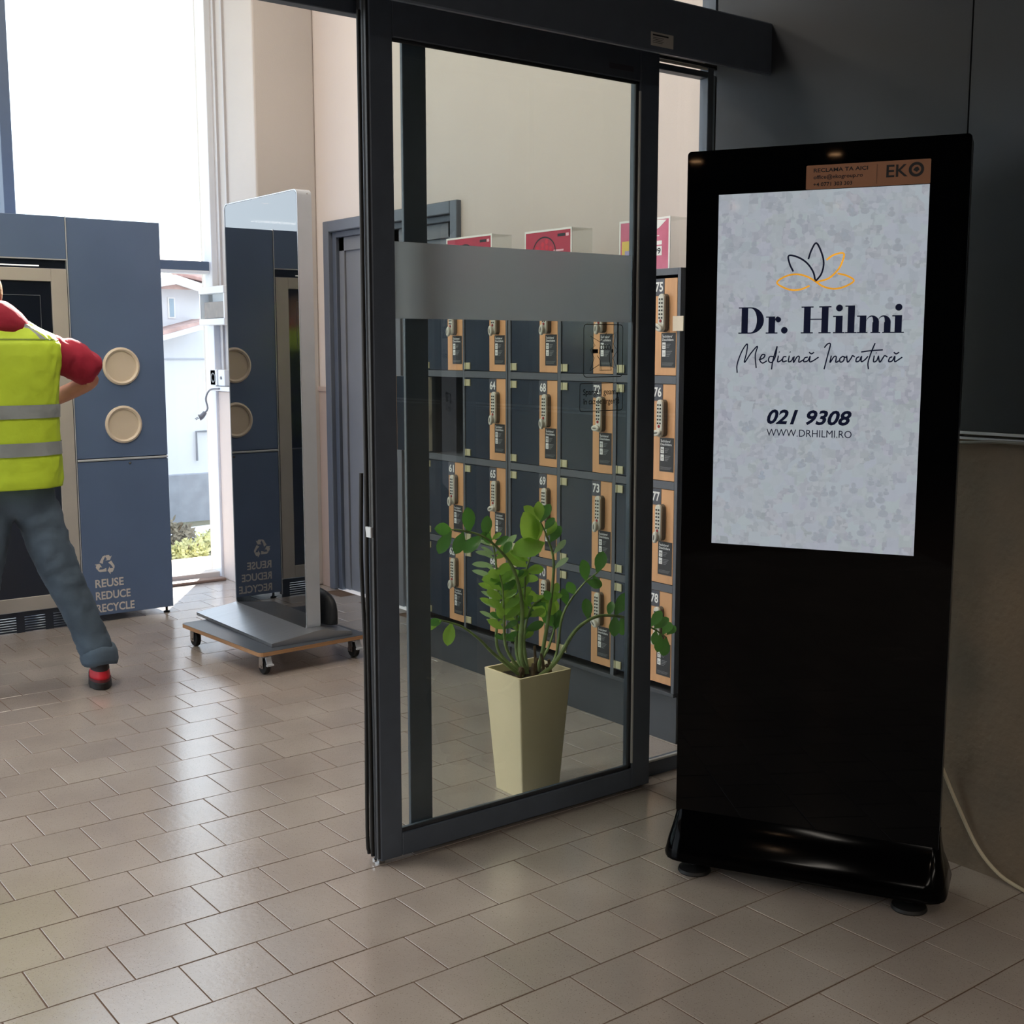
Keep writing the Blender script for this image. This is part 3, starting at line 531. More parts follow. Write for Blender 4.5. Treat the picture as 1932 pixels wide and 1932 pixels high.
def cabinet(label, names, nums, y_far, y_near):
    t = thing('locker_cabinet', label, 'locker', (0, 0, 0))
    b = B()
    b.box(3.225, 3.59, y_far-0.012, y_far, 0.2, 1.79); b.box(3.225, 3.59, y_near, y_near+0.012, 0.2, 1.79); b.box(3.575, 3.59, y_near+0.012, y_far-0.012, 0.2, 1.79)
    for k, n in enumerate(names[:-1]):
        ya = (cols[n][1] + cols[names[k+1]][0])/2; b.box(3.23, 3.575, ya-0.008, ya+0.008, 0.2, 1.79)
    for z in ZB[1:4]: b.box(3.23, 3.575, y_near+0.012, y_far-0.012, z-0.008, z+0.008)
    b.box(3.225, 3.59, y_near, y_far, 1.775, 1.79)
    obj('carcass', b, m_loker, t)
    b = B()   # front face grid
    ys = [y_far] + [v for n in names for v in cols[n]] + [y_near]
    for k in range(0, len(ys), 2): b.box(XF-0.003, XF+0.02, ys[k+1]+0.001, ys[k]-0.0, 0.2, 1.79, 0.001)
    for n in names:
        yl, yr = cols[n]; b.box(XF-0.003, XF+0.02, yr, yl, 1.766, 1.79)
        for z in ZB[1:4]: b.box(XF-0.003, XF+0.02, yr, yl, z-0.016, z+0.013)
    obj('face_frame', b, m_loker, t)
    b = B(); b.box(XF+0.014, 3.59, y_near+0.002, y_far, 0.0, 0.185, 0.001); b.box(XF-0.006, 3.59, y_near, y_far, 0.185, 0.2, 0.001); obj('plinth', b, mat('plinth_charcoal', (66, 70, 76), 0.5), t)
    for n, base in zip(names, nums):
        yl, yr = cols[n]
        for r in range(4):
            num = base+r; op = (num == 60)
            locker_door(t, yl-0.003, yr+0.003, ZB[r+1]+0.015, ZB[r]-0.018, num, op, math.radians({72: 90, 75: -60, 76: 80, 74: -50, 65: 75, 64: 8}.get(num, random.choice([0, 5, -6, 3]))))
            if op:
                b = B(); b.box(XF-0.006, XF+0.012, yl-0.040, yl-0.002, ZB[r+1]+0.02, ZB[r]-0.02); b.box(XF-0.02, XF-0.004, yl-0.052, yl-0.040, 1.17, 1.21); obj('edge_plate', b, mat('pale_edge', (178, 172, 158), 0.4), t, 'pale latch edge of the open compartment')
    return t
cabinet('anthracite locker cabinet with oak strips, doors 59 to 66, one compartment standing open', ['A', 'B'], [59, 63], 4.915, 4.250)
cabinet('anthracite locker cabinet with oak strips, doors 67 to 78, nearest the glass door', ['C', 'D', 'E'], [67, 71, 75], 4.245, 3.205)

# acrylic poster holders on the lockers
def poster(y_far, y_near, h, label, kind, name='poster_holder'):
    x0, x1, z0 = 3.30, 3.41, 1.7905
    t = thing(name, label, 'poster', ((x0+x1)/2, (y_far+y_near)/2, z0), 0, 'acrylic poster holders on the lockers'); t.location = (0, 0, 0)
    b = B(); e = 0.004
    b.box(x0, x1, y_near, y_near+e, z0, z0+h-e); b.box(x0, x1, y_near, y_far, z0+h-e, z0+h)
    obj('acrylic_box', b, m_acry, t)
    b = B(); w = 0.008
    b.box(x0-0.002, x0, y_near, y_near+w, z0, z0+h); b.box(x0-0.002, x0, y_far-w, y_far, z0, z0+h); b.box(x0-0.002, x0, y_near+w, y_far-w, z0+h-w, z0+h); b.box(x0-0.002, x0, y_near+w, y_far-w, z0, z0+w)
    obj('white_border', b, m_lite, t)
    pm = {'red': mat('crimson_print', (176, 44, 70), 0.5, var=0.1, vscale=6), 'pink': mat('pink_print', (206, 92, 124), 0.5, var=0.2, vscale=5, c2=(224, 128, 156))}[kind]
    b = B(); b.box(x0-0.0012, x0-0.0002, y_near+w, y_far-w, z0+w, z0+h-w); sh = obj('print', b, pm, t)
    pl = plane_fn((x0-0.0016, y_far-w, z0+w), (0, -1, 0), (0, 0, 1), (-1, 0, 0)); W = y_far-y_near-2*w; H = h-2*w
    if kind == 'red':
        b = B(); b.flat = True; b.rect(W-0.085, W-0.035, H-0.026, H-0.014, pl); cx, cy = W*0.42, H*0.55
        b.ribbon([(cx+0.075*math.cos(a), cy+0.062*math.sin(a)) for a in [math.radians(d) for d in range(-40, 200, 20)]], 0.006, pl); obj('dark_print', b, m_black, sh)
        b = B(); b.flat = True
        for k in range(14):
            a = k*2.4; r = 0.016*math.sqrt(k); b.disc(cx+r*math.cos(a)*1.05, cy+r*math.sin(a)*0.85, 0.011, pl, 0.0002*(k+1)*0.3, 12)
        obj('berry_print', b, mat('berry_red', (206, 30, 60), 0.4), sh)
        b = B(); b.flat = True
        for k in range(3): b.rect(W-0.11, W-0.045+0.012*(k == 2), H-0.085-0.016*k, H-0.078-0.016*k, pl)
        b.rect(W-0.030, W-0.012, H-0.026, H-0.014, pl); obj('light_print', b, mat('pale_pink_print', (240, 190, 200), 0.5), sh)
    else:
        b = B(); b.flat = True; b.rect(0.008, 0.10, 0.02, H*0.62, pl, 0.0002); obj('yellow_print', b, mat('yellow_print', (226, 196, 96), 0.5), sh)
        b = B(); b.flat = True; b.rect(0.025, 0.09, 0.02, H*0.42, pl, 0.0004); obj('lilac_print', b, mat('lilac_print', (170, 160, 200), 0.5), sh)
        b = B(); b.flat = True; b.rect(W-0.09, W-0.035, 0.05, 0.085, pl, 0.0004); b.rect(W-0.09, W-0.035, 0.090, 0.105, pl, 0.0004)
        b.rect(W-0.09, W-0.05, 0.122, 0.125, pl, 0.0003); b.poly([pl(W-0.08, H, 0.0002), pl(W-0.012, H-0.004, 0.0002), pl(W-0.05, H-0.03, 0.0002), pl(W-0.10, H-0.05, 0.0002)]); obj('light_print', b, m_lite, sh)
        b = B(); b.flat = True; txt(b, '.99', pl, W-0.085, 0.057, 0.030, width=0.044, bold=0.02, n=0.0008); txt(b, '%', pl, W-0.07, 0.092, 0.012, n=0.0008); obj('dark_print', b, m_black, sh)
    return t
poster(4.845, 4.485, 0.218, 'crimson poster in a clear holder, farthest of three on the lockers', 'red')
poster(4.245, 3.930, 0.205, 'crimson poster of red berries in a clear holder, middle of the lockers', 'red')
poster(3.640, 3.358, 0.200, 'pink and yellow poster with a price in a clear holder, nearest on the lockers', 'pink')

# ================================================================== POTTED PLANT
pot = thing('potted_plant', 'potted zz plant in a square cream planter behind the glass door', 'plant', (2.49, 3.175, 0)); pot.location = (0, 0, 0)
def sq(cx, cy, hx, hy, z, r=0.006):
    out = []
    for sx, sy, a0 in ((1, 1, 0), (-1, 1, 90), (-1, -1, 180), (1, -1, 270)):
        for k in range(4): a = math.radians(a0+k*30); out.append((cx+sx*(hx-r)+r*math.cos(a), cy+sy*(hy-r)+r*math.sin(a), z))
    return out
pc = (2.485, 3.180); HX, HY = 0.111, 0.100
b = B(); b.ring_loft([sq(*pc, HX*0.72, HY*0.75, 0.0), sq(*pc, HX, HY, 0.425), sq(*pc, HX-0.008, HY-0.008, 0.425), sq(*pc, HX-0.012, HY-0.012, 0.39), sq(*pc, 0.02, 0.02, 0.385)])
obj('planter', b, m_pot, pot, smooth=True)
b = B(); rings = []
for k, (s, z) in enumerate(((0.93, 0.392), (0.85, 0.400), (0.5, 0.405), (0.1, 0.412))): rings.append([(x+random.uniform(-.002, .002), y+random.uniform(-.002, .002), z+random.uniform(-.003, .003)) for x, y, _ in sq(*pc, (HX-0.010)*s, (HY-0.010)*s, z, 0.004)])
b.ring_loft(rings); obj('soil', b, m_soil, pot)
def leaf_mesh(base, tip, wd, nrm):
    base, tip, nrm = Vector(base), Vector(tip), Vector(nrm); ax = tip-base; L = ax.length; ax.normalize(); sd_ = ax.cross(nrm).normalized(); nn = sd_.cross(ax).normalized()
    b = B(); prof = [(0, .05), (.15, .35), (.35, .8), (.58, 1.0), (.78, .85), (.92, .5), (1.0, .03)]
    Lv = []; Cv = []; Rv = []
    for t, ww in prof:
        c = base+ax*(L*t) - nn*(0.10*L*(t-0.5)**2); h = ww*wd/2
        Lv.append(b.bm.verts.new(c+sd_*h+nn*h*0.22)); Cv.append(b.bm.verts.new(c)); Rv.append(b.bm.verts.new(c-sd_*h+nn*h*0.22))
    for i in range(len(prof)-1):
        b.bm.faces.new((Lv[i], Cv[i], Cv[i+1], Lv[i+1])); b.bm.faces.new((Cv[i], Rv[i], Rv[i+1], Cv[i+1]))
    b.flat = True; return b
for si, (P, lv) in enumerate(PLANT):
    b = B(); b.tube(P, [0.0085 if si in (3, 4, 6, 8) else 0.0065, 0.0022], 8); st = obj('stem', b, m_stem, pot, smooth=True)
    C = [Vector(p) for p in catmull(P, 6)]
    for li, (x, y, z, ln) in enumerate(lv):
        q = Vector((x, y, z)); k = min(range(len(C)), key=lambda i: (C[i]-q).length); a = C[k]
        tg = (C[min(k+1, len(C)-1)]-C[max(k-1, 0)]).normalized()
        dirv = (q-a); dirv = dirv.normalized() if dirv.length > 0.006 else tg
        dirv = (dirv*1.0 + tg*0.35 + Vector((0, random.uniform(-.35, .35), 0))).normalized()
        ln = max(0.055, ln*1.3); base = q - dirv*ln*0.5
        if (base-a).length > 0.012:
            base = a + (base-a)*0.15
        thin = ln < 0.045
        tip = base+dirv*max(ln, (q-base).length*1.5)
        mm = m_leafA if si in (2, 4, 5, 9) else (m_leafB if si in (3, 7, 8) else random.choice([m_leafA, m_leafB]))
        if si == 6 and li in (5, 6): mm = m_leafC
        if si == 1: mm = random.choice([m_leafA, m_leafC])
        wd = (tip-base).length*(0.52 if si not in (1,) else 0.24)
        nr = Vector((-0.55+random.uniform(-.3, .3), -0.75, 0.45+random.uniform(-.3, .4)))
        if si == 6 and li in (5, 6): nr = Vector((0.6, -0.4, 0.9)); wd *= 0.6
        obj('leaf', leaf_mesh(base, tip, wd, nr), mm, st, smooth='all')
    # the closely leaved young stems: paired leaflets up the stem
    if si in (1, 2, 4, 9):
        n_ = {1: 11, 2: 8, 4: 7, 9: 7}[si]
        for k in range(n_):
            q = int((0.38+0.60*k/(n_-1))*(len(C)-2)); a = C[q]; tg = (C[q+1]-C[q]).normalized()
            for s_ in (-1, 1):
                dirv = (Vector((s_*0.85, -0.30*s_, 0)) + tg*0.55 + Vector((0, random.uniform(-.25, .25), random.uniform(-.1, .1)))).normalized(); L_ = {1: .058, 2: .062, 4: .075, 9: .065}[si]*random.uniform(.8, 1.15)*(0.75 if k in (0, n_-1) else 1)
                nr = Vector((-0.35, -0.75, 0.5+random.uniform(-.3, .3)))
                obj('leaf', leaf_mesh(a, a+dirv*L_, L_*(0.24 if si == 1 and s_ < 0 else 0.44), nr), random.choice([m_leafA, m_leafA, m_leafB]) if si != 1 or s_ > 0 else m_leafC, st, smooth='all')
for x, y, h, r in ((2.50, 3.16, 0.06, .007), (2.475, 3.14, 0.05, .008), (2.53, 3.15, 0.075, .006), (2.515, 3.17, 0.10, .006), (2.45, 3.17, 0.035, .012), (2.435, 3.16, 0.03, .010), (2.56, 3.15, 0.05, .007), (2.545, 3.14, .035, .009)):
    b = B(); b.tube([(x, y, 0.40), (x+random.uniform(-.006, .006), y, 0.40+h*0.6), (x+random.uniform(-.012, .012), y, 0.40+h)], [r, r*0.75], 7); obj('cut_stalk', b, m_stub, pot, smooth=True)

# ================================================================== BLACK DIGITAL DISPLAY
ks = thing('display_totem', 'tall black digital display totem lit with a clinic advert, beside the concrete wall', 'display', (2.4723, 2.334, 0), -1.0692)
def rrect(u0, u1, y0, y1, z, r, k=4):
    out = []
    for cx, cy, a0 in ((u1-r, y1-r, 0), (u0+r, y1-r, 90), (u0+r, y0+r, 180), (u1-r, y0+r, 270)):
        for i in range(k+1): a = math.radians(a0+90*i/k); out.append((cx+r*math.cos(a), cy+r*math.sin(a), z))
    return out
def rrect_xz(u0, u1, z0, z1, y, r, k=5):
    out = []
    for cx, cy, a0 in ((u1-r, z1-r, 0), (u0+r, z1-r, 90), (u0+r, z0+r, 180), (u1-r, z0+r, 270)):
        for i in range(k+1): a = math.radians(a0+90*i/k); out.append((cx+r*math.cos(a), y, cy+r*math.sin(a)))
    return out
b = B(); b.ring_loft([rrect_xz(-0.084, 0.632, 0.15, 2.022, 0.006, 0.012), rrect_xz(-0.084, 0.632, 0.15, 2.022, 0.062, 0.012)])
obj('body', b, m_blackp, ks)
b = B(); b.ring_loft([rrect_xz(-0.088, 0.632, 0.17, 2.024, 0.006, 0.010), rrect_xz(-0.088, 0.632, 0.17, 2.024, 0.001, 0.010)]); obj('front_glass', b, m_blackg, ks)
b = B(); b.ring_loft([rrect_xz(-0.0885, 0.6325, 0.14, 2.0245, 0.0062, 0.0105), rrect_xz(-0.0885, 0.6325, 0.14, 2.0245, 0.0102, 0.0105)]); obj('edge_trim', b, mat('dark_trim', (60, 66, 74), 0.3, metal=0.6), ks)
b = B(); b.ring_loft([rrect(-0.086, 0.634, 0.008, 0.066, 0.22, 0.012), rrect(-0.088, 0.636, 0.004, 0.085, 0.185, 0.02), rrect(-0.094, 0.642, -0.024, 0.11, 0.145, 0.03), rrect(-0.106, 0.654, -0.055, 0.16, 0.10, 0.05), rrect(-0.114, 0.662, -0.070, 0.19, 0.062, 0.06), rrect(-0.112, 0.660, -0.068, 0.188, 0.050, 0.058), rrect(-0.09, 0.64, -0.05, 0.17, 0.044, 0.04)])
obj('base', b, mat('gloss_black_base', (3, 3, 4), 0.12, spec=0.12, ior=1.35), ks, smooth=True)
for u in (-0.03, 0.565):
    for yy in (0.0, 0.13):
        b = B(); b.lathe((u, yy, 0), [(0.045, 0), (0.048, 0.004), (0.045, 0.012), (0.02, 0.018), (0.012, 0.022), (0.012, 0.048)]); obj('foot_pad', b, m_rubber, ks, smooth=True)
def screen_mat():
    M = bpy.data.materials.new('lit_screen_image'); M.use_nodes = True; nt = M.node_tree; b = nt.nodes['Principled BSDF']; N = nt.nodes.new; L = nt.links.new
    tc = N('ShaderNodeTexCoord'); mp = N('ShaderNodeMapping'); L(tc.outputs['Object'], mp.inputs[0]); mp.inputs['Rotation'].default_value = (math.radians(90), 0, 0)
    v = N('ShaderNodeTexVoronoi'); v.distance = 'CHEBYCHEV'; v.inputs['Scale'].default_value = 34; L(mp.outputs[0], v.inputs[0])
    v2 = N('ShaderNodeTexVoronoi'); v2.distance = 'CHEBYCHEV'; v2.inputs['Scale'].default_value = 78; L(mp.outputs[0], v2.inputs[0])
    n = N('ShaderNodeTexNoise'); n.inputs['Scale'].default_value = 4; L(mp.outputs[0], n.inputs[0])
    sx = N('ShaderNodeSeparateColor'); L(v.outputs['Color'], sx.inputs[0]); sx2 = N('ShaderNodeSeparateColor'); L(v2.outputs['Color'], sx2.inputs[0])
    a = N('ShaderNodeMath'); a.operation = 'MULTIPLY'; L(sx.outputs[0], a.inputs[0]); L(sx2.outputs[1], a.inputs[1])
    cr = N('ShaderNodeValToRGB'); e = cr.color_ramp.elements; e[0].position = 0.0; e[0].color = lin((174, 180, 188)); e[1].position = 1.0; e[1].color = lin((150, 158, 166)); L(a.outputs[0], cr.inputs[0])
    c2 = N('ShaderNodeMix'); c2.data_type = 'RGBA'; c2.blend_type = 'SOFT_LIGHT'; c2.inputs[0].default_value = 0.05; L(cr.outputs[0], c2.inputs[6]); L(v.outputs['Color'], c2.inputs[7])
    L(c2.outputs[2], b.inputs['Emission Color']); b.inputs['Emission Strength'].default_value = 0.85; b.inputs['Base Color'].default_value = (0.02, 0.02, 0.02, 1); b.inputs['Roughness'].default_value = 0.05
    return M
ZT, ZBt, SW = 1.9068, 0.9635, 0.5372
b = B(); b.box(0, SW, -0.0006, 0.0008, ZBt, ZT); scr = obj('screen', b, screen_mat(), ks, 'lit pale grey screen with the clinic advert')
pl = plane_fn((0, -0.0012, 0), (1, 0, 0), (0, 0, 1), (0, -1, 0))
m_scn = mat('screen_navy', (18, 24, 48), 0.2, emit=0.35); m_scg = mat('screen_gold', (214, 150, 44), 0.2, emit=0.75, vscale=9, var=0.3)
# faint icons of people on the screen picture
b = B(); b.flat = True; rnd = random.Random(3)
for k in range(150):
    u = rnd.uniform(0.02, 0.50); v = rnd.uniform(0.985, 1.885); s = rnd.uniform(0.006, 0.011)
    if 0.9 < 0 or (1.24 < v < 1.79 and rnd.random() < 0.55): continue
    b.disc(u, v+s*1.3, s*0.7, pl, -0.0004, 8); b.disc(u, v-s*0.2, s*1.25, pl, -0.0004, 10, r2=s*0.9)
obj('faint_people_print', b, mat('faint_grey_blue', (144, 152, 162), 0.2, emit=0.74), scr, kind='stuff')
b = B(); b.flat = True
for s in KD['black']: b.ribbon(s, 0.0046, pl, 0.0)
obj('logo_dark_petals', b, m_scn, scr)
b = B(); b.flat = True
for s in KD['gold']: b.ribbon(s, 0.0046, pl, 0.0)
obj('logo_gold_petals', b, m_scg, scr)
b = B(); b.flat = True
for s in KD['script']: b.ribbon(s, 0.0034, pl, 0.0)
obj('script_lettering', b, m_scn, scr, 'handwritten line of lettering')
# bold serif name: drawn from stems, hairline serifs and bowls
b = B(); b.flat = True; base = 1.5385; CH = 0.070; XH = 0.045; T = 0.0175; SRF = 0.003
def stem(u, v0, v1, l=0.007, r=0.007, top=True, botm=True, tl=None):
    b.rect(u, u+T, v0, v1, pl, 0)
    if botm: b.rect(u-l, u+T+r, v0, v0+SRF, pl, 0.00001)
    if top: b.rect(u-(l if tl is None else tl), u+T+(r if tl is None else 0), v1-SRF, v1, pl, 0.00001)
def arch(cu, cv, ro_u, ro_v, ri_u, ri_v, a0, a1, shift=0.0, k=18):
    pts = [math.radians(a0+(a1-a0)*i/k) for i in range(k+1)]
    for p, q in zip(pts, pts[1:]):
        b.poly([pl(cu+ro_u*math.cos(p), cv+ro_v*math.sin(p), 0), pl(cu+ro_u*math.cos(q), cv+ro_v*math.sin(q), 0), pl(cu+shift+ri_u*math.cos(q), cv+ri_v*math.sin(q), 0), pl(cu+shift+ri_u*math.cos(p), cv+ri_v*math.sin(p), 0)])
# D
stem(0.0695, base, base+CH, 0.008, 0.004)
arch(0.094, base+CH/2, 0.036, CH/2, 0.017, CH/2-SRF, -90, 90); b.rect(0.087, 0.094, base, base+SRF, pl); b.rect(0.087, 0.094, base+CH-SRF, base+CH, pl)
# r
stem(0.1425, base, base+XH, tl=0.007); arch(0.1665, base+XH*0.60, 0.0085, XH*0.40, 0.0065, XH*0.33, 60, 180); b.disc(0.1685, base+XH-0.0085, 0.0072, pl)
# .
b.disc(0.1850, base+0.0085, 0.0088, pl)
obj('title_lettering', b, m_scn, scr, 'bold serif lettering'); b = B(); b.flat = True
# H
stem(0.2355, base, base+CH); stem(0.2815, base, base+CH); b.rect(0.253, 0.2815, base+CH*0.50, base+CH*0.50+SRF, pl)
# i
stem(0.3180, base, base+XH, 0.006, 0.006, tl=0.007); b.disc(0.3265, base+CH-0.005, 0.0088, pl)
# l
stem(0.3485, base, base+CH+0.001, 0.006, 0.006, tl=0.007)
# m
T = 0.0165
stem(0.3790, base, base+XH, 0.006, 0.004, tl=0.007)
for u in (0.4110, 0.4400):
    b.rect(u, u+T, base, base+XH*0.62, pl); b.rect(u-0.004, u+T+0.004, base, base+SRF, pl, 0.00001)
    arch(u-0.0015, base+XH*0.60, 0.0180, XH*0.40, 0.0030, XH*0.32, 0, 90); arch(u-0.0015, base+XH*0.60, 0.0145, XH*0.40, 0.0140, XH*0.33, 90, 165)
T = 0.0175
# i
stem(0.4665, base, base+XH, 0.006, 0.006, tl=0.007); b.disc(0.4750, base+CH-0.005, 0.0088, pl)
nl = obj('name_lettering', b, m_scn, scr, 'bold serif lettering')
b = B(); b.flat = True
txt(b, '021', pl, 0.1450, 1.2995, 0.052, width=0.083, bold=0.03, shear=0.28)
obj('phone_prefix_lettering', b, m_scn, scr); b = B(); b.flat = True
txt(b, '9308', pl, 0.2490, 1.2995, 0.052, width=0.118, bold=0.03, shear=0.28)
obj('phone_number_lettering', b, m_scn, scr)
b = B(); b.flat = True; txt(b, 'WWW.DRHILMI.RO', pl, 0.145, 1.2655, 0.0275, width=0.224); obj('website_lettering', b, m_scn, scr)
# copper sticker above the screen
b = B(); b.ring_loft([rrect_xz(0.230, 0.538, 1.9085, 1.9690, -0.0004, 0.003), rrect_xz(0.230, 0.538, 1.9085, 1.9690, 0.0012, 0.003)])
cs = obj('copper_sticker', b, mat('copper_foil', (150, 102, 72), 0.4, metal=0.0, var=0.05), ks, 'copper coloured sticker with black lettering')
b = B(); b.flat = True
txt(b, 'RECLAMA TA AICI', pl, 0.2492, 1.9510, 0.0135, width=0.136, bold=0.015)
txt(b, 'office@ekogroup.ro', pl, 0.2492, 1.9340, 0.0135, width=0.124, bold=0.01)
txt(b, '+4 0771 303 303', pl, 0.2492, 1.9155, 0.0135, width=0.098, bold=0.01)
b.rect(0.4076, 0.4084, 1.914, 1.9624, pl)
txt(b, 'EK', pl, 0.4311, 1.9290, 0.0430, width=0.052, bold=0.012)
arch(0.5035, 1.9445, 0.0185, 0.0180, 0.0115, 0.0112, 0, 360, k=28)
b.poly([pl(0.496, 1.943), pl(0.505, 1.938), pl(0.511, 1.944), pl(0.507, 1.951), pl(0.500, 1.949)])
obj('sticker_lettering', b, m_black, cs)

# cable on the wall
cb = B(); cb.tube([(2.84, 1.93, 0.58), (2.95, 1.95, 0.42), (3.065, 1.97, 0.30), (3.085, 1.93, 0.20), (3.09, 1.86, 0.085), (3.085, 1.79, 0.030), (3.08, 1.71, 0.008), (3.04, 1.55, 0.0055), (2.98, 1.35, 0.0055)], 0.0055, 8)
tag(obj('power_cable', cb, mat('cream_cable', (198, 188, 164), 0.5), smooth=True), 'cream power cable dropping down the concrete wall to the floor', 'cable')
cb = B(); cb.tube([(3.07, 1.985, 1.236), (3.064, 1.93, 1.240), (3.062, 1.85, 1.2465), (3.062, 1.7, 1.247), (3.062, 1.2, 1.247)], 0.0045, 8)
tag(obj('data_cable', cb, mat('grey_cable', (120, 122, 120), 0.5), smooth=True), 'grey cable running along the edge strip of the wall panel', 'cable')

# ================================================================== SILVER TOTEM ON DOLLY
dl = thing('dolly', 'plywood furniture dolly with four castors under the silver display', 'dolly', (2.655, 5.46, 0), math.radians(3.2))
hx, hy = 0.297, 0.408
b = B(); o_ = rrect(-hx, hx, -hy, hy, 0.097, 0.025); t_ = [(x, y, 0.115) for x, y, z in o_]; b.ring_loft([o_, t_]); obj('board', b, mat('plywood_edge', (168, 128, 92), 0.6, var=0.2, vscale=4, stretch=(1, 1, 60)), dl)
b = B(); o2 = rrect(-hx+.001, hx-.001, -hy+.001, hy-.001, 0.1152, 0.024); b.ring_loft([o2, [(x, y, 0.1165) for x, y, z in o2]]); obj('top_mat', b, mat('dark_film', (66, 72, 82), 0.35, var=0.1), dl, 'dark film coated top')
for sx in (-1, 1):
    for sy in (-1, 1):
        cx, cy = sx*(hx-0.052), sy*(hy-0.055)
        b = B(); b.lathe((cx-0.014, cy, 0.037), [(0.012, 0), (0.033, 0.001), (0.037, 0.006), (0.037, 0.022), (0.033, 0.027), (0.012, 0.028)], 'x', 24); cw = obj('castor', b, m_rubber, dl, smooth=True)
        b = B(); b.box(cx-0.021, cx-0.018, cy-0.018, cy+0.018, 0.03, 0.088); b.box(cx+0.018, cx+0.021, cy-0.018, cy+0.018, 0.03, 0.088); b.box(cx-0.021, cx+0.021, cy-0.022, cy+0.022, 0.085, 0.090); b.box(cx-0.032, cx+0.032, cy-0.034, cy+0.034, 0.093, 0.0968); b.cyl((cx, cy, 0.088), (cx, cy, 0.094), 0.02); b.cyl((cx-0.023, cy, 0.037), (cx+0.023, cy, 0.037), 0.007, n=10)
        obj('bracket', b, m_steel, cw, smooth=True)
        if sy < 0:
            b = B(); b.prism([(cx-0.014, cy-0.030, 0.082), (cx-0.014, cy-0.046, 0.052), (cx-0.014, cy-0.052, 0.050), (cx-0.014, cy-0.036, 0.088)], (0.028, 0, 0)); b.box(cx-0.018, cx+0.018, cy-0.058, cy-0.046, 0.046, 0.056, 0.002); b.box(cx-0.012, cx+0.012, cy-0.04, cy-0.03, 0.076, 0.09, 0.002)
            obj('brake_lever', b, m_silver, cw)

sk = thing('silver_totem', 'silver framed freestanding display with dark reflective screen standing on the plywood dolly', 'display', (2.70, 5.58, 0.1168))
def rr_yz(y0, y1, z0, z1, x, r, k=5):
    return [(x, p[0], p[2]) for p in rrect_xz(y0, y1, z0, z1, 0, r, k)]
K0, K1, KB, KT = -0.40, 0.40, 0.032, 2.112
b = B(); b.ring_loft([rr_yz(K0, K1, KB, KT, 0.0, 0.03), rr_yz(K0, K1, KB, KT, 0.072, 0.03)])
obj('body', b, m_silver, sk, smooth=True)
b = B(); b.ring_loft([rr_yz(K0+.008, K1-.008, KB+.008, KT-.008, 0.0005, 0.026), rr_yz(K0+.008, K1-.008, KB+.008, KT-.008, -0.002, 0.026)]); obj('front_glass', b, m_mirror, sk)
b = B(); b.ring_loft([rr_yz(K0, K1, KB, KT, -0.0005, 0.03), rr_yz(K0, K1, KB, KT, -0.003, 0.03), rr_yz(K0+.004, K1-.004, KB+.004, KT-.004, -0.003, 0.028), rr_yz(K0+.004, K1-.004, KB+.004, KT-.004, -0.0005, 0.028)], cap=False); obj('rim', b, mat('bright_rim', (206, 212, 220), 0.25, metal=0.6), sk)
b = B(); b.ring_loft([[(-0.225, y, 0.0005), (-0.225, y, 0.016), (-0.03, y, 0.040), (0.005, y, 0.046), (0.07, y, 0.046), (0.10, y, 0.034), (0.20, y, 0.020), (0.205, y, 0.0005)] for y in (-0.475, 0.40)]); obj('base', b, m_alu, sk, 'brushed aluminium wedge base')
b = B(); b.cyl((0.05, K0-0.001, KT-0.02), (0.05, K0+0.002, KT-0.02), 0.003, n=10); obj('screw', b, m_steel, sk)

bg_ = B(); rings = []
for k in range(9):
    a = math.pi/2*k/8; z = 0.158*math.sin(a)**0.9; r = math.cos(a)**0.6 if k < 8 else 0.05
    rings.append([(0.055*r*math.cos(t)*(1+0.08*math.sin(3*t+k)), (0.20*r)*math.sin(t)*(1+0.06*math.cos(2*t+k*.7)), z) for t in [2*math.pi*i/20 for i in range(20)]])
bg_.ring_loft(rings)
bag = tag(obj('cloth_bag', bg_, mat('black_cloth', (24, 28, 34), 0.6, var=0.2, bump=0.6, bscale=14), smooth='all', at=(2.852, 5.37, 0.163)), 'crumpled black cloth bag resting on the silver display base', 'bag')
bag.location.z = 0.158

# ================================================================== RECYCLING MACHINE
rm = thing('recycling_machine', 'dark blue reverse vending recycling machine with two round openings in front of the window', 'machine', (0, 0, 0))
FY = 6.637
def mb(name, args, m, bev=0.002, par=None, label=None):
    b = B(); b.box(*args, bev); return obj(name, b, m, par or rm, label)
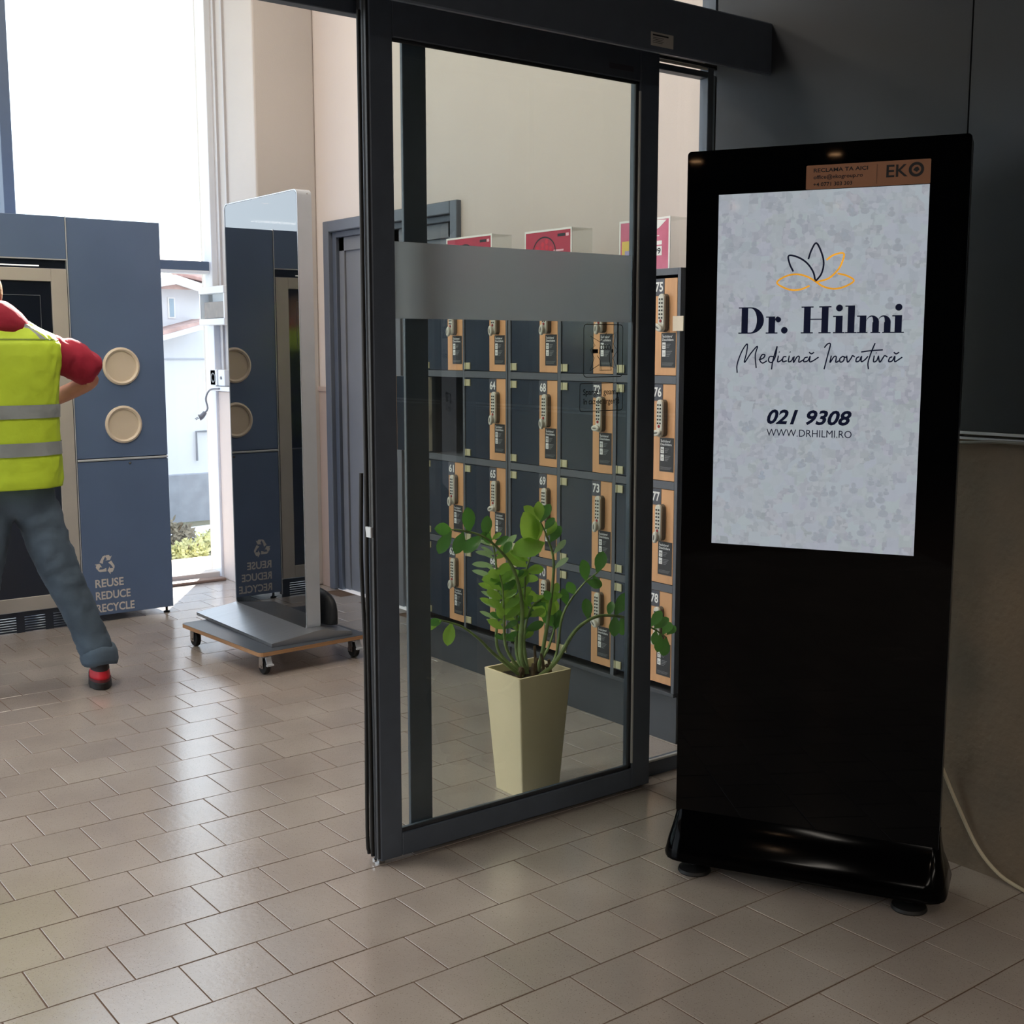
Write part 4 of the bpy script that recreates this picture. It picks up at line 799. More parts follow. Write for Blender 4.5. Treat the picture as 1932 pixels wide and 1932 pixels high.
# side cabinet
b = B(); b.box(2.103, 2.612, FY+0.018, 7.40, 0.035, 2.185, 0.002); cab = obj('side_cabinet', b, m_navy, rm)
def hole_panel(name, x0, x1, z0, z1, holes, r, m):
    """front panel with true round holes, strips between"""
    b = B(); y0, y1 = FY, FY+0.017; hs = sorted(holes, key=lambda h: h[1]); n = 32
    cuts = [z0] + [(hs[i][1]+hs[i+1][1])/2 for i in range(len(hs)-1)] + [z1]
    for (cx, cz), za, zb in zip(hs, cuts, cuts[1:]):
        c = []; q = []
        for i in range(n):
            t = 2*math.pi*i/n; dx, dz = math.cos(t), math.sin(t); c.append((cx+r*dx, cz+r*dz))
            k = min([(x1-cx)/dx if dx > 1e-9 else ((x0-cx)/dx if dx < -1e-9 else 9), (zb-cz)/dz if dz > 1e-9 else ((za-cz)/dz if dz < -1e-9 else 9)]); q.append((cx+k*dx, cz+k*dz))
        for i in range(n):
            j = (i+1) % n
            for y in (y0, y1): b.poly([(c[i][0], y, c[i][1]), (q[i][0], y, q[i][1]), (q[j][0], y, q[j][1]), (c[j][0], y, c[j][1])])
            b.poly([(c[i][0], y0, c[i][1]), (c[j][0], y0, c[j][1]), (c[j][0], y1, c[j][1]), (c[i][0], y1, c[i][1])])
        for cxx, czz in ((x0, za), (x1, za), (x1, zb), (x0, zb)):    # corner triangles
            near = sorted(range(n), key=lambda i: (q[i][0]-cxx)**2+(q[i][1]-czz)**2)[:4]
            A = [i for i in near if abs(q[i][0]-cxx) < 1e-6]; Z = [i for i in near if abs(q[i][1]-czz) < 1e-6]
            if A and Z and A[0] != Z[0]:
                b.poly([(q[A[0]][0], y0, q[A[0]][1]), (cxx, y0, czz), (q[Z[0]][0], y0, q[Z[0]][1])])
    b.box(x0-0.0005, x0, y0, y1, z0, z1); b.box(x1, x1+0.0005, y0, y1, z0, z1)
    return obj(name, b, m, rm)
holes = [(2.366, 1.403), (2.366, 1.086)]
hole_panel('upper_panel', 2.106, 2.609, 0.908, 2.183, holes, 0.084, m_navy)
m_ring = mat('cream_ring', (214, 200, 182), 0.4); m_well = mat('cream_well', (186, 172, 156), 0.5)
for cx, cz in holes:
    b = B(); b.lathe((cx, FY, cz), [(0.083, 0.012), (0.083, -0.006), (0.092, -0.012), (0.101, -0.008), (0.103, 0.0)], 'y', 36)
    r_ = obj('round_opening', b, m_ring, rm, smooth=True)
    b = B(); b.lathe((cx, FY, cz), [(0.082, 0.010), (0.080, 0.0165), (0.0005, 0.0168)], 'y', 36); obj('flap', b, m_well, r_, smooth=True)
dr = mb('lower_door', (2.106, 2.609, FY-0.004, FY+0.015, 0.038, 0.888), m_navy)
mb('door_trim', (2.106, 2.609, FY-0.008, FY+0.015, 0.892, 0.903), m_silver)
b = B(); b.lathe((2.39, FY-0.004, 0.872), [(0.007, -0.004), (0.007, 0.0)], 'y', 14); b.lathe((2.39, FY-0.0085, 0.872), [(0.003, -0.001), (0.003, 0.0)], 'y', 10); obj('door_lock', b, m_steel, dr, smooth=True)
mb('vertical_trim', (2.098, 2.103, FY-0.003, FY+0.03, 0.02, 2.187), m_silver, 0)
pl = plane_fn((2.165, FY-0.0048, 0), (1, 0, 0), (0, 0, 1), (0, -1, 0))
b = B(); b.flat = True
m_pll = mat('pale_lettering', (206, 202, 200), 0.5)
for w_, z_, wd_2 in (('REUSE', 0.196, 0.158), ('REDUCE', 0.127, 0.194), ('RECYCLE', 0.057, 0.214)):
    b = B(); b.flat = True; txt(b, w_, pl, 0.004, z_, 0.062, width=wd_2, bold=0.022); obj('lettering', b, m_pll, dr)
b = B(); b.flat = True
# recycling symbol: three folded arrows
cx, cz, R_ = 0.066, 0.318, 0.052
for k in range(3):
    a = math.radians(90+120*k); ca, sa = math.cos(a-math.pi/2), math.sin(a-math.pi/2)
    T_ = lambda x, y: pl(cx+(x*ca-y*sa)*R_*1.05, cz+(x*sa+y*ca)*R_*1.05, 0)
    b.poly([T_(-0.62, 0.30), T_(-0.28, 0.88), T_(-0.05, 0.97), T_(0.02, 0.92), T_(-0.22, 0.50), T_(-0.30, 0.12)])
    b.poly([T_(0.06, 0.97), T_(0.36, 0.97), T_(0.48, 0.80), T_(0.66, 0.90), T_(0.44, 0.44), T_(-0.02, 0.44), T_(0.14, 0.56), T_(-0.02, 0.84)])
obj('recycling_symbol', b, m_pll, dr)
for x in (2.14, 2.585):
    b = B(); b.lathe((x, FY+0.04, 0), [(0.018, 0), (0.018, 0.006), (0.007, 0.010), (0.007, 0.036)]); obj('foot', b, m_rubber, rm, smooth=True)
# main cabinet
X0m, X1m = 0.86, 2.097
b = B(); b.box(X0m, X1m, FY+0.02, 7.40, 0.115, 2.185, 0.002); obj('main_cabinet', b, m_navy, rm)
mb('top_panel', (X0m, X1m, FY, FY+0.019, 1.966, 2.185), m_navy)
mb('panel_trim', (X0m, X1m, FY-0.004, FY+0.019, 1.960, 1.9655), m_silver, 0)
mb('light_bar', (X0m+0.1, X1m-0.14, FY+0.003, FY+0.012, 1.924, 1.930), mat('lit_bar', (240, 240, 240), 0.4, emit=0.8), 0.001, label='thin lit bar under the top panel')
mb('hood', (X0m, X1m-0.005, FY+0.012, FY+0.019, 1.918, 1.958), m_navy_d, 0)
# beige surround
fx0, fx1, fz0, fz1, ix0, ix1, iz0, iz1 = X0m+0.002, 2.094, 0.114, 1.914, 1.16, 2.013, 0.188, 1.848
b = B(); b.box(fx0, ix0, FY-0.006, FY+0.019, fz0, fz1, 0.002); b.box(ix1, fx1, FY-0.006, FY+0.019, fz0, fz1, 0.002); b.box(ix0, ix1, FY-0.006, FY+0.019, iz1, fz1, 0.002); b.box(ix0, ix1, FY-0.006, FY+0.019, fz0, iz0, 0.002)
obj('beige_surround', b, m_beige, rm)
sc_ = mb('display_panel', (ix0, ix1, FY+0.006, FY+0.018, 0.905, iz1), m_navy_d, 0.001, label='dark glossy panel with a faint screen outline')
b = B(); b.flat = True; pl = plane_fn((0, FY+0.0055, 0), (1, 0, 0), (0, 0, 1), (0, -1, 0)); b.ribbon([(1.62, 1.775), (1.955, 1.775), (1.955, 1.50), (1.62, 1.50), (1.62, 1.775)], 0.004, pl, smooth=False); b.rect(1.70, 1.94, 1.515, 1.52, pl); b.rect(1.70, 1.74, 1.755, 1.76, pl); obj('screen_outline', b, mat('screen_grey', (92, 98, 108), 0.4), sc_)
lw = mb('service_door', (ix0, ix1, FY+0.004, FY+0.018, iz0, 0.900), mat('service_navy', (36, 44, 60), 0.25), 0.001)
b = B(); b.lathe((1.78, FY+0.004, 0.66), [(0.052, -0.001), (0.052, -0.004), (0.047, -0.004), (0.047, -0.001)], 'y', 30); obj('round_handle', b, m_silver, lw, smooth=True)
# ventilated base: real slots
b = B(); zs = 0.002; slot_x = []; x = X1m-0.008
b.box(x, X1m, FY+0.004, FY+0.012, 0.0, 0.11)
while x > X0m+0.16:
    b.box(x-0.042, x, FY+0.004, FY+0.012, 0.0, 0.11); xs_ = x-0.042
    for k in range(7): z = 0.004+k*0.0135; b.box(xs_-0.108, xs_, FY+0.004, FY+0.012, z, z+0.0085)
    b.box(xs_-0.108, xs_, FY+0.004, FY+0.012, 0.094, 0.11); x = xs_-0.108
b.box(X0m, x, FY+0.004, FY+0.012, 0.0, 0.11)
obj('vent_grille', b, mat('grille_navy', (40, 48, 62), 0.4), rm)

# ================================================================== WALL SOCKETS BY THE WINDOW
eb = thing('wall_box', 'clear fronted white switch box on the pier beside the window', 'box', (0, 0, 0))
b = B(); b.box(3.20, 3.277, 7.14, 7.52, 1.84, 1.885, 0.003); b.box(3.20, 3.277, 7.14, 7.52, 1.645, 1.685, 0.003); b.box(3.205, 3.277, 7.505, 7.52, 1.685, 1.84); b.box(3.205, 3.277, 7.14, 7.155, 1.685, 1.84); b.box(3.262, 3.277, 7.155, 7.505, 1.685, 1.84)
obj('housing', b, m_white, eb)
b = B(); b.box(3.22, 3.262, 7.18, 7.48, 1.69, 1.79, 0.002); obj('terminal_block', b, mat('brown_block', (128, 106, 96), 0.5, var=0.3, vscale=30), eb)
b = B(); b.box(3.206, 3.209, 7.155, 7.505, 1.685, 1.84); obj('clear_cover', b, m_acry, eb)
for k, (ya, lab) in enumerate(((7.42, 'white wall socket on the pier edge nearest the window'), (7.30, 'white key switch on the pier beside the socket'))):
    t = thing('wall_socket', lab, 'socket', (0, 0, 0)); b = B(); b.box(3.262, 3.30, ya, ya+0.10, 1.262, 1.365, 0.005, 2); obj('face_plate', b, m_white, t)
    b = B(); b.lathe((3.262, ya+0.05, 1.313), [(0.030, -0.001), (0.032, -0.004), (0.024, -0.004), (0.022, -0.001)] if k == 0 else [(0.010, -0.001), (0.010, -0.005), (0.004, -0.006)], 'x', 20); obj('socket_ring', b, m_dim, t, smooth=True)
sh = B(); sh.box(3.255, 3.30, 7.0, 7.54, 1.228, 1.258, 0.004); tag(obj('cable_trunking', sh, m_white), 'white cable trunking ledge below the wall sockets', 'trunking')
pc_ = thing('plug_cable', 'grey cable with a plug hanging loose beside the window', 'cable', (0, 0, 0))
b = B(); b.tube([(3.25, 7.36, 1.245), (3.222, 7.44, 1.235), (3.205, 7.47, 1.18), (3.212, 7.46, 1.12), (3.198, 7.47, 1.09)], 0.006, 8); obj('cable', b, mat('mid_grey_cable', (132, 134, 140), 0.5), pc_, smooth=True)
b = B(); b.tube([(3.198, 7.47, 1.092), (3.176, 7.475, 1.066), (3.160, 7.48, 1.058)], [0.013, 0.022], 10); b.cyl((3.157, 7.478, 1.055), (3.138, 7.48, 1.045), 0.003, n=6); b.cyl((3.157, 7.494, 1.060), (3.138, 7.496, 1.050), 0.003, n=6); obj('plug', b, mat('plug_grey', (118, 120, 128), 0.5), pc_, smooth=True)

# ================================================================== OUTSIDE
def gz(y): return -0.08 if y < 9.2 else -0.08 - 0.2*(min(y, 12.0)-9.2)/2.8
b = B(); ys = [7.62, 8.2, 8.8, 9.2, 10.0, 11.0, 12.0, 14, 40]; b.flat = True
for y0, y1 in zip(ys, ys[1:]): b.poly([(-20, y0, gz(y0)), (30, y0, gz(y0)), (30, y1, gz(y1)), (-20, y1, gz(y1))])
gr = struct('ground', b, mat('dry_ground', (150, 140, 124), 0.95, var=0.35, vscale=1.5, bump=0.4, bscale=12, c2=(120, 124, 100)), label='dry ground outside the window')
b = B(); b.box(-3.0, 8.0, 7.78, 8.45, -0.10, -0.02, 0.01); tag(obj('pavement', b, mat('pale_paving', (186, 172, 158), 0.8, var=0.1, vscale=3)), 'pale pavement strip just outside the window', 'pavement')
hs = thing('house', 'pale rendered house with a tiled roof seen through the window', 'building', (7.0, 12.0, -0.3)); hs.location = (0, 0, 0)
m_ren = mat('pale_render', (212, 217, 226), 0.9, var=0.03, vscale=1); m_rt = mat('pink_grey_tile', (176, 150, 146), 0.8, var=0.2); m_fas = mat('white_fascia', (216, 218, 224), 0.7)
b = B(); b.box(3.9, 11.0, 12.0, 18.0, 0.20, 2.14); obj('wall', b, m_ren, hs)
b = B(); b.box(3.88, 11.02, 11.97, 18.02, -0.32, 0.22, 0.01); obj('plinth', b, mat('grey_plinth', (150, 156, 168), 0.9, var=0.1), hs)
b = B(); b.box(5.06, 11.2, 11.72, 11.80, 2.05, 2.16, 0.005); b.prism([(4.2, 11.76, 2.10), (4.78, 11.76, 2.22), (5.06, 11.76, 2.14), (5.06, 11.76, 2.05), (4.78, 11.76, 2.13), (4.2, 11.76, 2.02)], (0, 0.05, 0)); obj('fascia', b, m_fas, hs)
b = B(); b.prism([(3.7, 11.80, 2.14), (3.7, 18.2, 3.0), (3.7, 18.2, 2.92), (3.7, 11.80, 2.08)], (7.5, 0, 0)); obj('roof', b, m_rt, hs)
rt = B(); rt.tube([(0, 0, 0), (0, 0.9, 0.12)], 0.045, 8, smooth=False); r1 = obj('roof_tile', rt, m_rt, hs, smooth=True, at=(5.1, 11.70, 2.19))
for k in range(1, 34):
    o = r1.copy(); COL.objects.link(o); o.location = (5.1+0.10*k, 11.70, 2.19)
b = B(); b.prism([(4.5, 11.5, 1.66), (5.03, 11.5, 1.795), (5.03, 11.5, 1.765), (4.5, 11.5, 1.62)], (0, 0.5, 0)); obj('lean_to_roof', b, m_rt, hs)
b = B(); b.prism([(4.5, 11.48, 1.62), (5.05, 11.48, 1.765), (5.05, 11.48, 1.72), (4.5, 11.48, 1.57)], (0, 0.03, 0)); obj('lean_to_fascia', b, m_fas, hs)
b = B(); b.box(4.775, 4.85, 11.985, 12.0, 1.80, 2.01); wd_ = obj('window', b, m_white, hs); b = B(); b.box(4.79, 4.835, 11.98, 11.986, 1.815, 1.995); obj('pane', b, mat('house_pane', (150, 172, 190), 0.15), wd_)
b = B(); b.box(4.62, 5.28, 11.985, 12.0, 1.385, 1.40); obj('render_joint', b, mat('render_joint_grey', (176, 182, 196), 0.9), hs)
b = B(); b.tube([(5.25, 11.97, 0.65), (5.02, 11.97, 0.65), (5.02, 11.97, 0.35)], 0.012, 6, smooth=False); obj('pipe', b, mat('pipe_grey', (120, 124, 134), 0.6), hs)
def bush(loc, r, n, label, mm, seed, hgt=0.32, ls=0.05, nm='leafy_bush', cat='bush'):
    R = random.Random(seed); t = thing(nm, label, cat, loc); b = B(); b.flat = True
    for k in range(n):
        a = R.uniform(0, 6.283); rad = r*math.sqrt(R.random()); z = hgt*R.random()**0.7*(1-0.5*rad/r); p = Vector((rad*math.cos(a), rad*math.sin(a), z))
        d = Vector((R.uniform(-1, 1), R.uniform(-1, 1), R.uniform(-.3, 1))).normalized(); s = d.orthogonal().normalized(); L_ = ls*R.uniform(.6, 1.3); w_ = L_*0.28
        b.poly([p, p+d*L_*.5+s*w_, p+d*L_, p+d*L_*.5-s*w_])
    o = obj('foliage', b, mm, t, kind='stuff')
    b = B()
    for k in range(7): a = k*0.9; b.tube([(0, 0, 0), (r*.3*math.cos(a), r*.3*math.sin(a), hgt*.4), (r*.6*math.cos(a), r*.6*math.sin(a), hgt*.8)], 0.006, 5)
    obj('twig', b, mat('twig_brown', (112, 96, 78), 0.9), t)
m_bu = mat('bush_yellow_green', (196, 196, 140), 0.6, var=0.3, vscale=9); m_bu2 = mat('dry_shrub', (128, 120, 104), 0.8, var=0.3, vscale=9)
bush((3.55, 8.72, -0.08), 0.16, 700, 'yellow green leafy bush just outside the glass, left of two', m_bu, 1, 0.15)
bush((4.02, 9.02, -0.08), 0.24, 900, 'yellow green leafy bush outside the glass beside the window frame', m_bu, 2, 0.20)
bush((3.75, 9.6, -0.12), 0.22, 500, 'dry grey brown shrub farther out on the ground', m_bu2, 5, 0.24, 0.06, 'dry_shrub', 'shrub')
b = B(); b.ring_loft([[(4.45+0.55*math.cos(a)*(1+.15*math.sin(3*a)), 9.9+0.45*math.sin(a), gz(9.9)+zz) for a in [2*math.pi*i/24 for i in range(24)]] for zz, in ((0.0,), (0.05,))]); sn = tag(obj('snow_patch', b, mat('old_snow', (214, 222, 240), 0.8)), 'bluish white snow patch behind the bushes', 'snow'); sn['kind'] = 'stuff'

# ================================================================== LAMPS
for i, (x, y) in enumerate(HALL_LAMPS):
    labs = ['square ceiling lamp over the open doorway', 'square ceiling lamp near the left end of the window', 'square ceiling lamp over the locker cabinets', 'square ceiling lamp over the silver display']
    t = thing('ceiling_lamp', labs[i], 'lamp', (x, y, 4.285)); b = B(); b.box(-0.3, 0.3, -0.3, 0.3, 0.003, 0.015, 0.002); obj('frame', b, m_white, t); b = B(); b.box(-0.27, 0.27, -0.27, 0.27, 0.0, 0.0025); obj('diffuser', b, mat('lamp_diffuser', (255, 240, 220), 0.6, emit=1.5), t)
for i, (x, y) in enumerate(SHOP_LAMPS):
    t = thing('linear_lamp', 'long white ceiling lamp in the shop behind the viewer', 'lamp', (x, y, 3.14), group='long ceiling lamps in the shop')
    b = B(); b.box(-0.72, 0.72, -0.14, 0.14, 0.02, 0.11, 0.004); obj('housing', b, m_white, t); b = B(); b.box(-0.70, 0.70, -0.12, 0.12, 0.012, 0.019); obj('diffuser', b, mat('shop_diffuser', (255, 240, 222), 0.6, emit=2.0), t)
for i, (x, y) in enumerate(ROOM_LAMPS):
    t = thing('downlight', 'round warm recessed downlight in the dark shop ceiling', 'lamp', (x, y, 3.25), group='round downlights in the shop ceiling')
    b = B(); b.lathe((0, 0, -0.012), [(0.075, 0.012), (0.08, 0.0), (0.062, 0.0), (0.06, 0.010)]); obj('ring', b, m_white, t, smooth=True)
    b = B(); b.lathe((0, 0, -0.005), [(0.058, 0), (0.058, 0.003)]); obj('lamp_disc', b, mat('warm_lamp', (255, 196, 140), 0.5, emit=40), t)

# ================================================================== PERSON
from mathutils import noise
def wrinkle(o, amp, sc, zs=1.0, off=0.0):
    me = o.data
    for v, n in zip(me.vertices, [v.normal.copy() for v in me.vertices]):
        q = Vector((v.co.x*sc+off, v.co.y*sc, v.co.z*sc*zs)); k = noise.noise(q) + 0.5*noise.noise(q*2.3)
        v.co += n*(amp*(1-abs(k)*2.2))
    return o
def skin(name, verts, edges, radii, m, parent, sub=2, label=None, root=0, flat=None):
    me = bpy.data.meshes.new(name); me.from_pydata(verts, edges, []); o = bpy.data.objects.new(name, me); COL.objects.link(o)
    md = o.modifiers.new('skin', 'SKIN'); md.use_smooth_shade = True; md.branch_smoothing = 0.6
    if not me.skin_vertices: 
        pass
    for i, r in enumerate(radii): me.skin_vertices[0].data[i].radius = r if isinstance(r, tuple) else (r, r)
    for i in range(len(verts)): me.skin_vertices[0].data[i].use_root = (i == root)
    s = o.modifiers.new('sub', 'SUBSURF'); s.levels = sub; s.render_levels = sub
    dg = bpy.context.evaluated_depsgraph_get(); me2 = bpy.data.meshes.new_from_object(o.evaluated_get(dg)); me2.name = name
    bpy.data.objects.remove(o); bpy.data.meshes.remove(me)
    me2.materials.clear(); me2.materials.append(m)
    for p in me2.polygons: p.use_smooth = True
    q = bpy.data.objects.new(name, me2); COL.objects.link(q); q.parent = parent
    if label: q['label'] = label
    return q
def chain(V, E, R, start, pts):
    last = start
    for (x, y, z), r in pts: V.append((x, y, z)); R.append(r); E.append((last, len(V)-1)) if last is not None else None; last = len(V)-1
    return last
pe = thing('person', 'person seen from behind in a yellow hi vis vest, red top and jeans', 'person', (0, 0, 0))
m_skin = mat('skin_tone', (196, 140, 116), 0.55, var=0.05, vscale=12); m_hair = mat('fair_brown_hair', (150, 112, 74), 0.6, var=0.3, vscale=40, bump=0.6, bscale=90)
V, E, R = [], [], []
chain(V, E, R, None, [((1.46, 5.50, 0.93), (.125, .09))]); 
sp = chain(V, E, R, 0, [((1.46, 5.50, 1.08), (.12, .09)), ((1.45, 5.52, 1.25), (.15, .11)), ((1.45, 5.53, 1.42), (.17, .11)), ((1.445, 5.535, 1.52), (.10, .08)), ((1.43, 5.54, 1.59), (.058, .058)), ((1.40, 5.56, 1.66), (.066, .075)), ((1.385, 5.57, 1.72), (.078, .092)), ((1.38, 5.57, 1.78), (.074, .088)), ((1.38, 5.565, 1.82), (.045, .055))])
chest = 3; head = 7
chain(V, E, R, head, [((1.378, 5.655, 1.715), .020), ((1.377, 5.682, 1.705), .012)])                       # nose
chain(V, E, R, head, [((1.302, 5.565, 1.725), .014), ((1.290, 5.560, 1.735), .012)]); chain(V, E, R, head, [((1.462, 5.565, 1.725), .014), ((1.474, 5.560, 1.735), .012)])
def arm(sh, el, wr, hd, s):
    e = chain(V, E, R, chest, [(sh, .052), (tuple((Vector(sh)+Vector(el))/2), .044), (el, .040), (tuple((Vector(el)*.5+Vector(wr)*.5)), .040), (wr, .027)])
    d = (Vector(hd)-Vector(wr)).normalized(); sd_ = d.cross(Vector((0, 0, 1))).normalized(); up = sd_.cross(d)
    pm = Vector(wr)+d*0.05; p = chain(V, E, R, e, [(tuple(pm), (.036, .018))])
    for k, (off, L_) in enumerate(((-0.030, .062), (-0.010, .072), (0.010, .070), (0.029, .056))):
        a = pm+d*0.045+sd_*off; bb = a+d*L_*.5-up*0.010; c = a+d*L_*.9-up*0.035
        chain(V, E, R, p, [(tuple(a), .0095), (tuple(bb), .009), (tuple(c), .0075)])
    a = pm-d*0.02-sd_*0.036*s-up*0.006; chain(V, E, R, p, [(tuple(a), .011), (tuple(a+d*0.035-sd_*0.012*s-up*0.01), .009), (tuple(a+d*0.060-sd_*0.006*s-up*0.02), .008)])
arm((1.60, 5.52, 1.49), (1.855, 5.54, 1.36), (1.63, 5.80, 1.22), (1.52, 5.90, 1.23), 1)
arm((1.30, 5.52, 1.49), (1.06, 5.60, 1.34), (1.26, 5.84, 1.24), (1.36, 5.92, 1.25), -1)
for hip, kn, an, toe in (((1.55, 5.49, .86), (1.655, 5.44, .48), (1.752, 5.335, .10), (1.785, 5.47, .045)), ((1.37, 5.50, .86), (1.31, 5.52, .48), (1.255, 5.475, .10), (1.21, 5.61, .045))):
    chain(V, E, R, 0, [(hip, .070), (tuple((Vector(hip)+Vector(kn))/2), .062), (kn, .050), (tuple(Vector(kn)*.55+Vector(an)*.45), .054), (an, .036), (toe, (.040, .026))])
skin('body', V, E, R, m_skin, pe)
# trousers
V, E, R = [], [], []
chain(V, E, R, None, [((1.46, 5.50, 1.02), (.175, .125)), ((1.46, 5.495, 0.90), (.180, .14))])
for pts in ((((1.56, 5.49, .82), .112), ((1.585, 5.475, .68), .100), ((1.637, 5.45, .50), .084), ((1.682, 5.42, .38), .076), ((1.722, 5.385, .25), .076), ((1.750, 5.355, .14), .076), ((1.755, 5.35, .085), .066)),
            (((1.355, 5.50, .82), .112), ((1.335, 5.51, .68), .104), ((1.31, 5.52, .50), .088), ((1.29, 5.51, .38), .080), ((1.27, 5.50, .25), .073), ((1.258, 5.49, .14), .071), ((1.255, 5.49, .085), .066))):
    chain(V, E, R, 1, pts)
wrinkle(skin('jeans', V, E, R, mat('washed_denim', (74, 90, 106), 0.9, var=0.3, vscale=6, bump=0.6, bscale=14), pe, 3, 'faded blue grey jeans'), 0.007, 9, 1.6)
b = B(); b.ring_loft([[(1.752+r*math.cos(t), 5.35+r*math.sin(t), z+0.006*math.sin(3*t)) for t in [2*math.pi*i/24 for i in range(24)]] for r, z in ((0.050, 0.112), (0.078, 0.110), (0.083, 0.128), (0.080, 0.165), (0.072, 0.185), (0.050, 0.186))])
obj('trouser_hem', b, MATS['washed_denim'], pe, smooth='all')
# red top (sleeves) and hood
V, E, R = [], [], []
chain(V, E, R, None, [((1.455, 5.52, 1.30), (.165, .115)), ((1.45, 5.53, 1.44), (.175, .115)), ((1.445, 5.535, 1.53), (.12, .09))])
chain(V, E, R, 1, [((1.60, 5.52, 1.50), .088), ((1.71, 5.53, 1.475), .088), ((1.80, 5.54, 1.43), .084), ((1.858, 5.54, 1.372), .074)])
chain(V, E, R, 1, [((1.30, 5.52, 1.50), .088), ((1.20, 5.54, 1.475), .086), ((1.11, 5.57, 1.42), .084), ((1.06, 5.60, 1.36), .076)])
wrinkle(skin('red_top', V, E, R, mat('crimson_fabric', (160, 30, 56), 0.85, var=0.2, vscale=8, bump=0.8, bscale=12), pe, 3), 0.009, 16, 0.5)
b = B(); hr = []
for k, (z, rx, ry, cx, cy) in enumerate(((1.555, .150, .105, 1.445, 5.515), (1.60, .135, .105, 1.44, 5.51), (1.645, .110, .098, 1.425, 5.51), (1.675, .090, .088, 1.415, 5.52), (1.690, .075, .078, 1.41, 5.53), (1.675, .062, .066, 1.41, 5.535), (1.62, .055, .058, 1.42, 5.54))):
    hr.append([(cx+rx*math.cos(t)*(1+.05*math.sin(4*t+k)), cy+ry*math.sin(t), z - 0.012*math.sin(t)) for t in [2*math.pi*i/24 for i in range(24)]])
b.ring_loft(hr); obj('hood', b, MATS['crimson_fabric'], pe, smooth='all')
# vest
def vring(z, cx, cy, rx, ry, off=0.0, wob=0.0):
    out = []
    for i in range(96):
        t = 2*math.pi*i/96; c, s = math.cos(t), math.sin(t); p = 0.75
        nq = Vector((math.cos(t)*1.6+z*1.1, math.sin(t)*1.6-z*2.2, z*2.6)); k = 1+wob*(math.sin(5*t+z*9)*0.5 + 2.4*(0.35-abs(noise.noise(nq*1.9))) + 1.2*(0.3-abs(noise.noise(nq*4.1))))
        out.append((cx+(rx+off)*math.copysign(abs(c)**p, c)*k, cy+(ry+off)*math.copysign(abs(s)**p, s)*k, z))
    return out
PR = [(0.905, 1.455, 5.49, .205, .150), (0.93, 1.455, 5.49, .207, .152), (1.00, 1.455, 5.495, .205, .150), (1.10, 1.455, 5.50, .203, .146), (1.20, 1.455, 5.505, .206, .146), (1.30, 1.455, 5.51, .212, .150), (1.40, 1.455, 5.515, .226, .152), (1.47, 1.452, 5.52, .246, .150), (1.52, 1.450, 5.52, .246, .140), (1.56, 1.448, 5.525, .218, .120), (1.59, 1.446, 5.53, .160, .105), (1.615, 1.442, 5.53, .125, .095), (1.635, 1.44, 5.53, .095, .082)]
def vinterp(z):
    for a, c in zip(PR, PR[1:]):
        if a[0] <= z <= c[0]: t = (z-a[0])/(c[0]-a[0]); return [a[i]+(c[i]-a[i])*t for i in range(5)]
    return list(PR[-1])
m_vest = mat('hi_vis_yellow', (182, 210, 50), 0.7, var=0.1, vscale=5, bump=0.25, bscale=30)
b = B(); zs = [0.905+0.0073*i for i in range(101)]; b.ring_loft([vring(*vinterp(z), wob=0.026) for z in zs]); ve = obj('hi_vis_vest', b, m_vest, pe, smooth='all')
for z0, z1 in ((1.205, 1.262), (1.045, 1.102)):
    b = B(); b.ring_loft([vring(*vinterp(z), off=0.004, wob=0.026) for z in [z0+(z1-z0)*q/6 for q in range(7)]], cap=False); obj('reflective_band', b, mat('reflective_grey', (138, 146, 148), 0.45, var=0.1, bump=0.3, bscale=10), ve, 'grey reflective band', smooth='all')
b = B(); b.ring_loft([vring(*vinterp(z), off=0.0035, wob=0.026) for z in (1.536, 1.541)], cap=False); obj('seam', b, mat('vest_seam', (110, 130, 50), 0.8), ve, smooth='all')
# shoulder reflective strips
for s in (-1, 1):
    b = B(); b.flat = True; L_ = []
    for i in range(9):
        z = 1.54+0.0085*i; c = vinterp(z); x = c[1]+s*(0.135-0.010*i*0.9); f = max(0.0, 1-abs((x-c[1])/c[3])**2.66)**(1/2.66); L_.append((x, c[2]-(c[4]*f)-0.005, z))
    for p, q in zip(L_, L_[1:]): b.poly([(p[0]-0.024, p[1], p[2]), (p[0]+0.024, p[1]+0.004, p[2]), (q[0]+0.024, q[1]+0.004, q[2]), (q[0]-0.024, q[1], q[2])])
    obj('shoulder_strip', b, MATS['reflective_grey'], ve, smooth='all')
# hair
b = B(); hr = []
for k in range(9):
    a = math.radians(-35+125*k/8); z = 1.745+0.108*math.sin(a); r = max(0.004, math.cos(a))
    hr.append([(1.382+0.092*r*math.cos(t), 5.552+0.100*r*math.sin(t)-0.006, z+(0.02*math.sin(t) if k < 3 else 0)) for t in [2*math.pi*i/24 for i in range(24)]])
b.ring_loft(hr); obj('hair', b, m_hair, pe, 'short fair brown hair', smooth='all')
for s in (-1, 1):
    b = B(); b.lathe((1.379+s*0.030, 5.642, 1.737), [(0.002, -0.012), (0.010, -0.006), (0.012, 0), (0.010, 0.006), (0.002, 0.012)], 'y', 12); obj('eye', b, m_white, pe, smooth='all')
b = B(); b.box(1.355, 1.403, 5.648, 5.660, 1.670, 1.677, 0.002); obj('mouth', b, mat('lip_tone', (160, 92, 84), 0.5), pe)
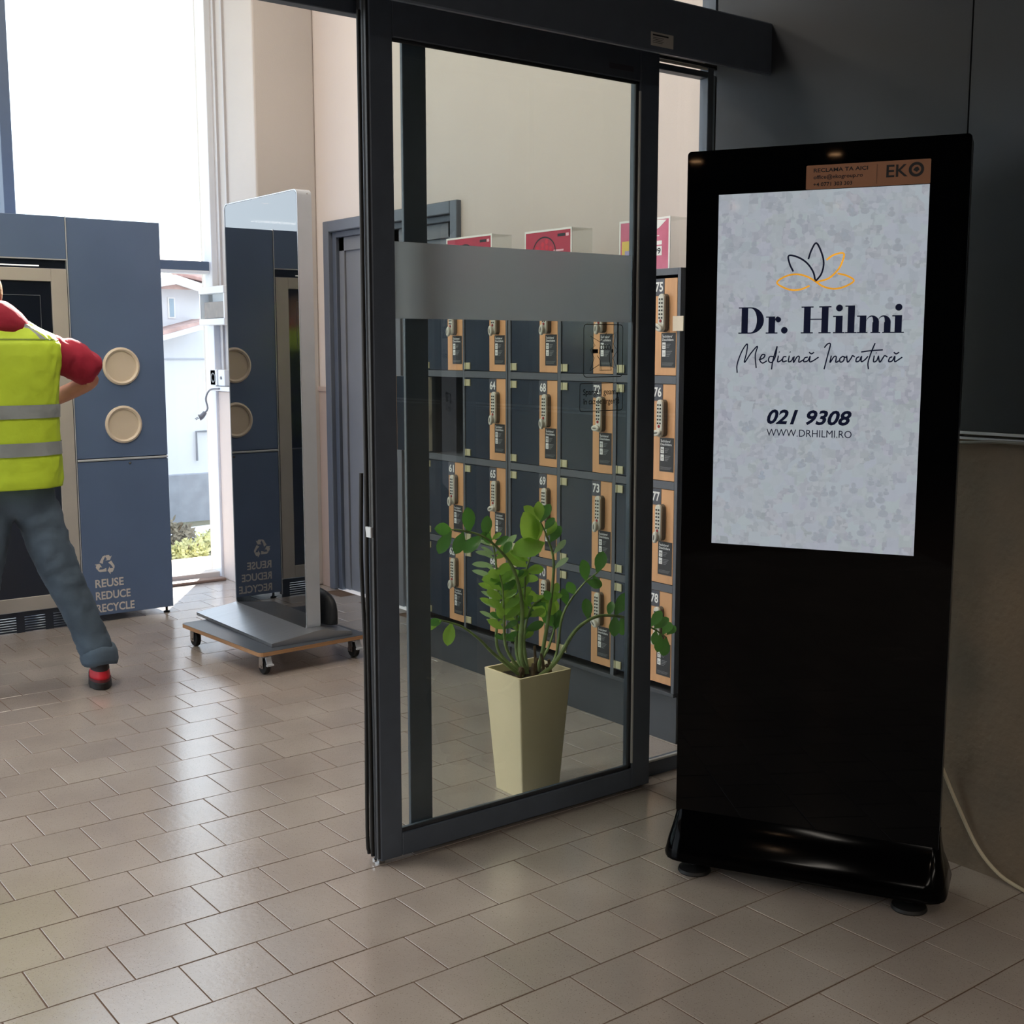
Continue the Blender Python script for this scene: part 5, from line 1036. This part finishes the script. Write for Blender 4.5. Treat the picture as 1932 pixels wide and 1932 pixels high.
# shoes
def shoe(ax, ay, toe_dir, lab=None):
    d = Vector((toe_dir[0], toe_dir[1], 0)).normalized(); s = Vector((d.y, -d.x, 0)); o0 = Vector((ax, ay, 0))
    def oval(z, w, l0, l1, k=20):
        out = []
        for i in range(k):
            t = 2*math.pi*i/k; c, q = math.cos(t), math.sin(t); L_ = l1 if c > 0 else l0
            out.append(tuple(o0 + d*(L_*c) + s*(w*q*(1.0 if c > -0.3 else 0.9)) + Vector((0, 0, z))))
        return out
    b = B(); b.ring_loft([oval(0.0, .044, .070, .195), oval(0.004, .048, .075, .200), oval(0.030, .047, .076, .198), oval(0.034, .043, .072, .192)]); so = obj('shoe_sole', b, m_rubber, pe, smooth=True)
    b = B(); b.ring_loft([oval(0.032, .044, .071, .190), oval(0.055, .043, .070, .175), oval(0.075, .040, .064, .120), oval(0.095, .036, .058, .065), oval(0.125, .036, .056, .050), oval(0.135, .032, .050, .046)]); up = obj('shoe', b, mat('red_trainer', (196, 24, 44), 0.5, var=0.1), pe, lab, smooth='all')
    b = B(); b.ring_loft([oval(0.082, .0405, .0655, .08), oval(0.100, .038, .061, .06), oval(0.130, .0375, .0585, .052)], cap=False); obj('shoe_collar', b, mat('dark_mesh_fabric', (40, 34, 38), 0.7), up, smooth='all')
    b = B(); b.ring_loft([oval(0.034, .0455, .074, .194), oval(0.046, .0455, .0735, .188)], cap=False); obj('foxing', b, mat('dark_red_band', (92, 20, 30), 0.6), up, smooth='all')
shoe(1.752, 5.345, (0.20, 1), 'red trainer with a dark sole'); shoe(1.255, 5.485, (-0.30, 1), 'red trainer with a dark sole')

# ================================================================== tidy: put every empty at the base of its thing
bpy.context.view_layer.update()
for o in list(COL.objects):
    if o.type == 'EMPTY' and o.parent is None and o.location.length < 1e-9 and o.children:
        pts = [c.matrix_world @ Vector(k) for c in o.children if c.type == 'MESH' for k in c.bound_box]
        if not pts: continue
        lo = [min(p[i] for p in pts) for i in range(3)]; hi = [max(p[i] for p in pts) for i in range(3)]
        base = Vector(((lo[0]+hi[0])/2, (lo[1]+hi[1])/2, lo[2])); o.location = base
        for c in o.children: c.location = c.location - base
for o in list(COL.objects):
    if o.name == 'cladding': bpy.data.objects.remove(o)
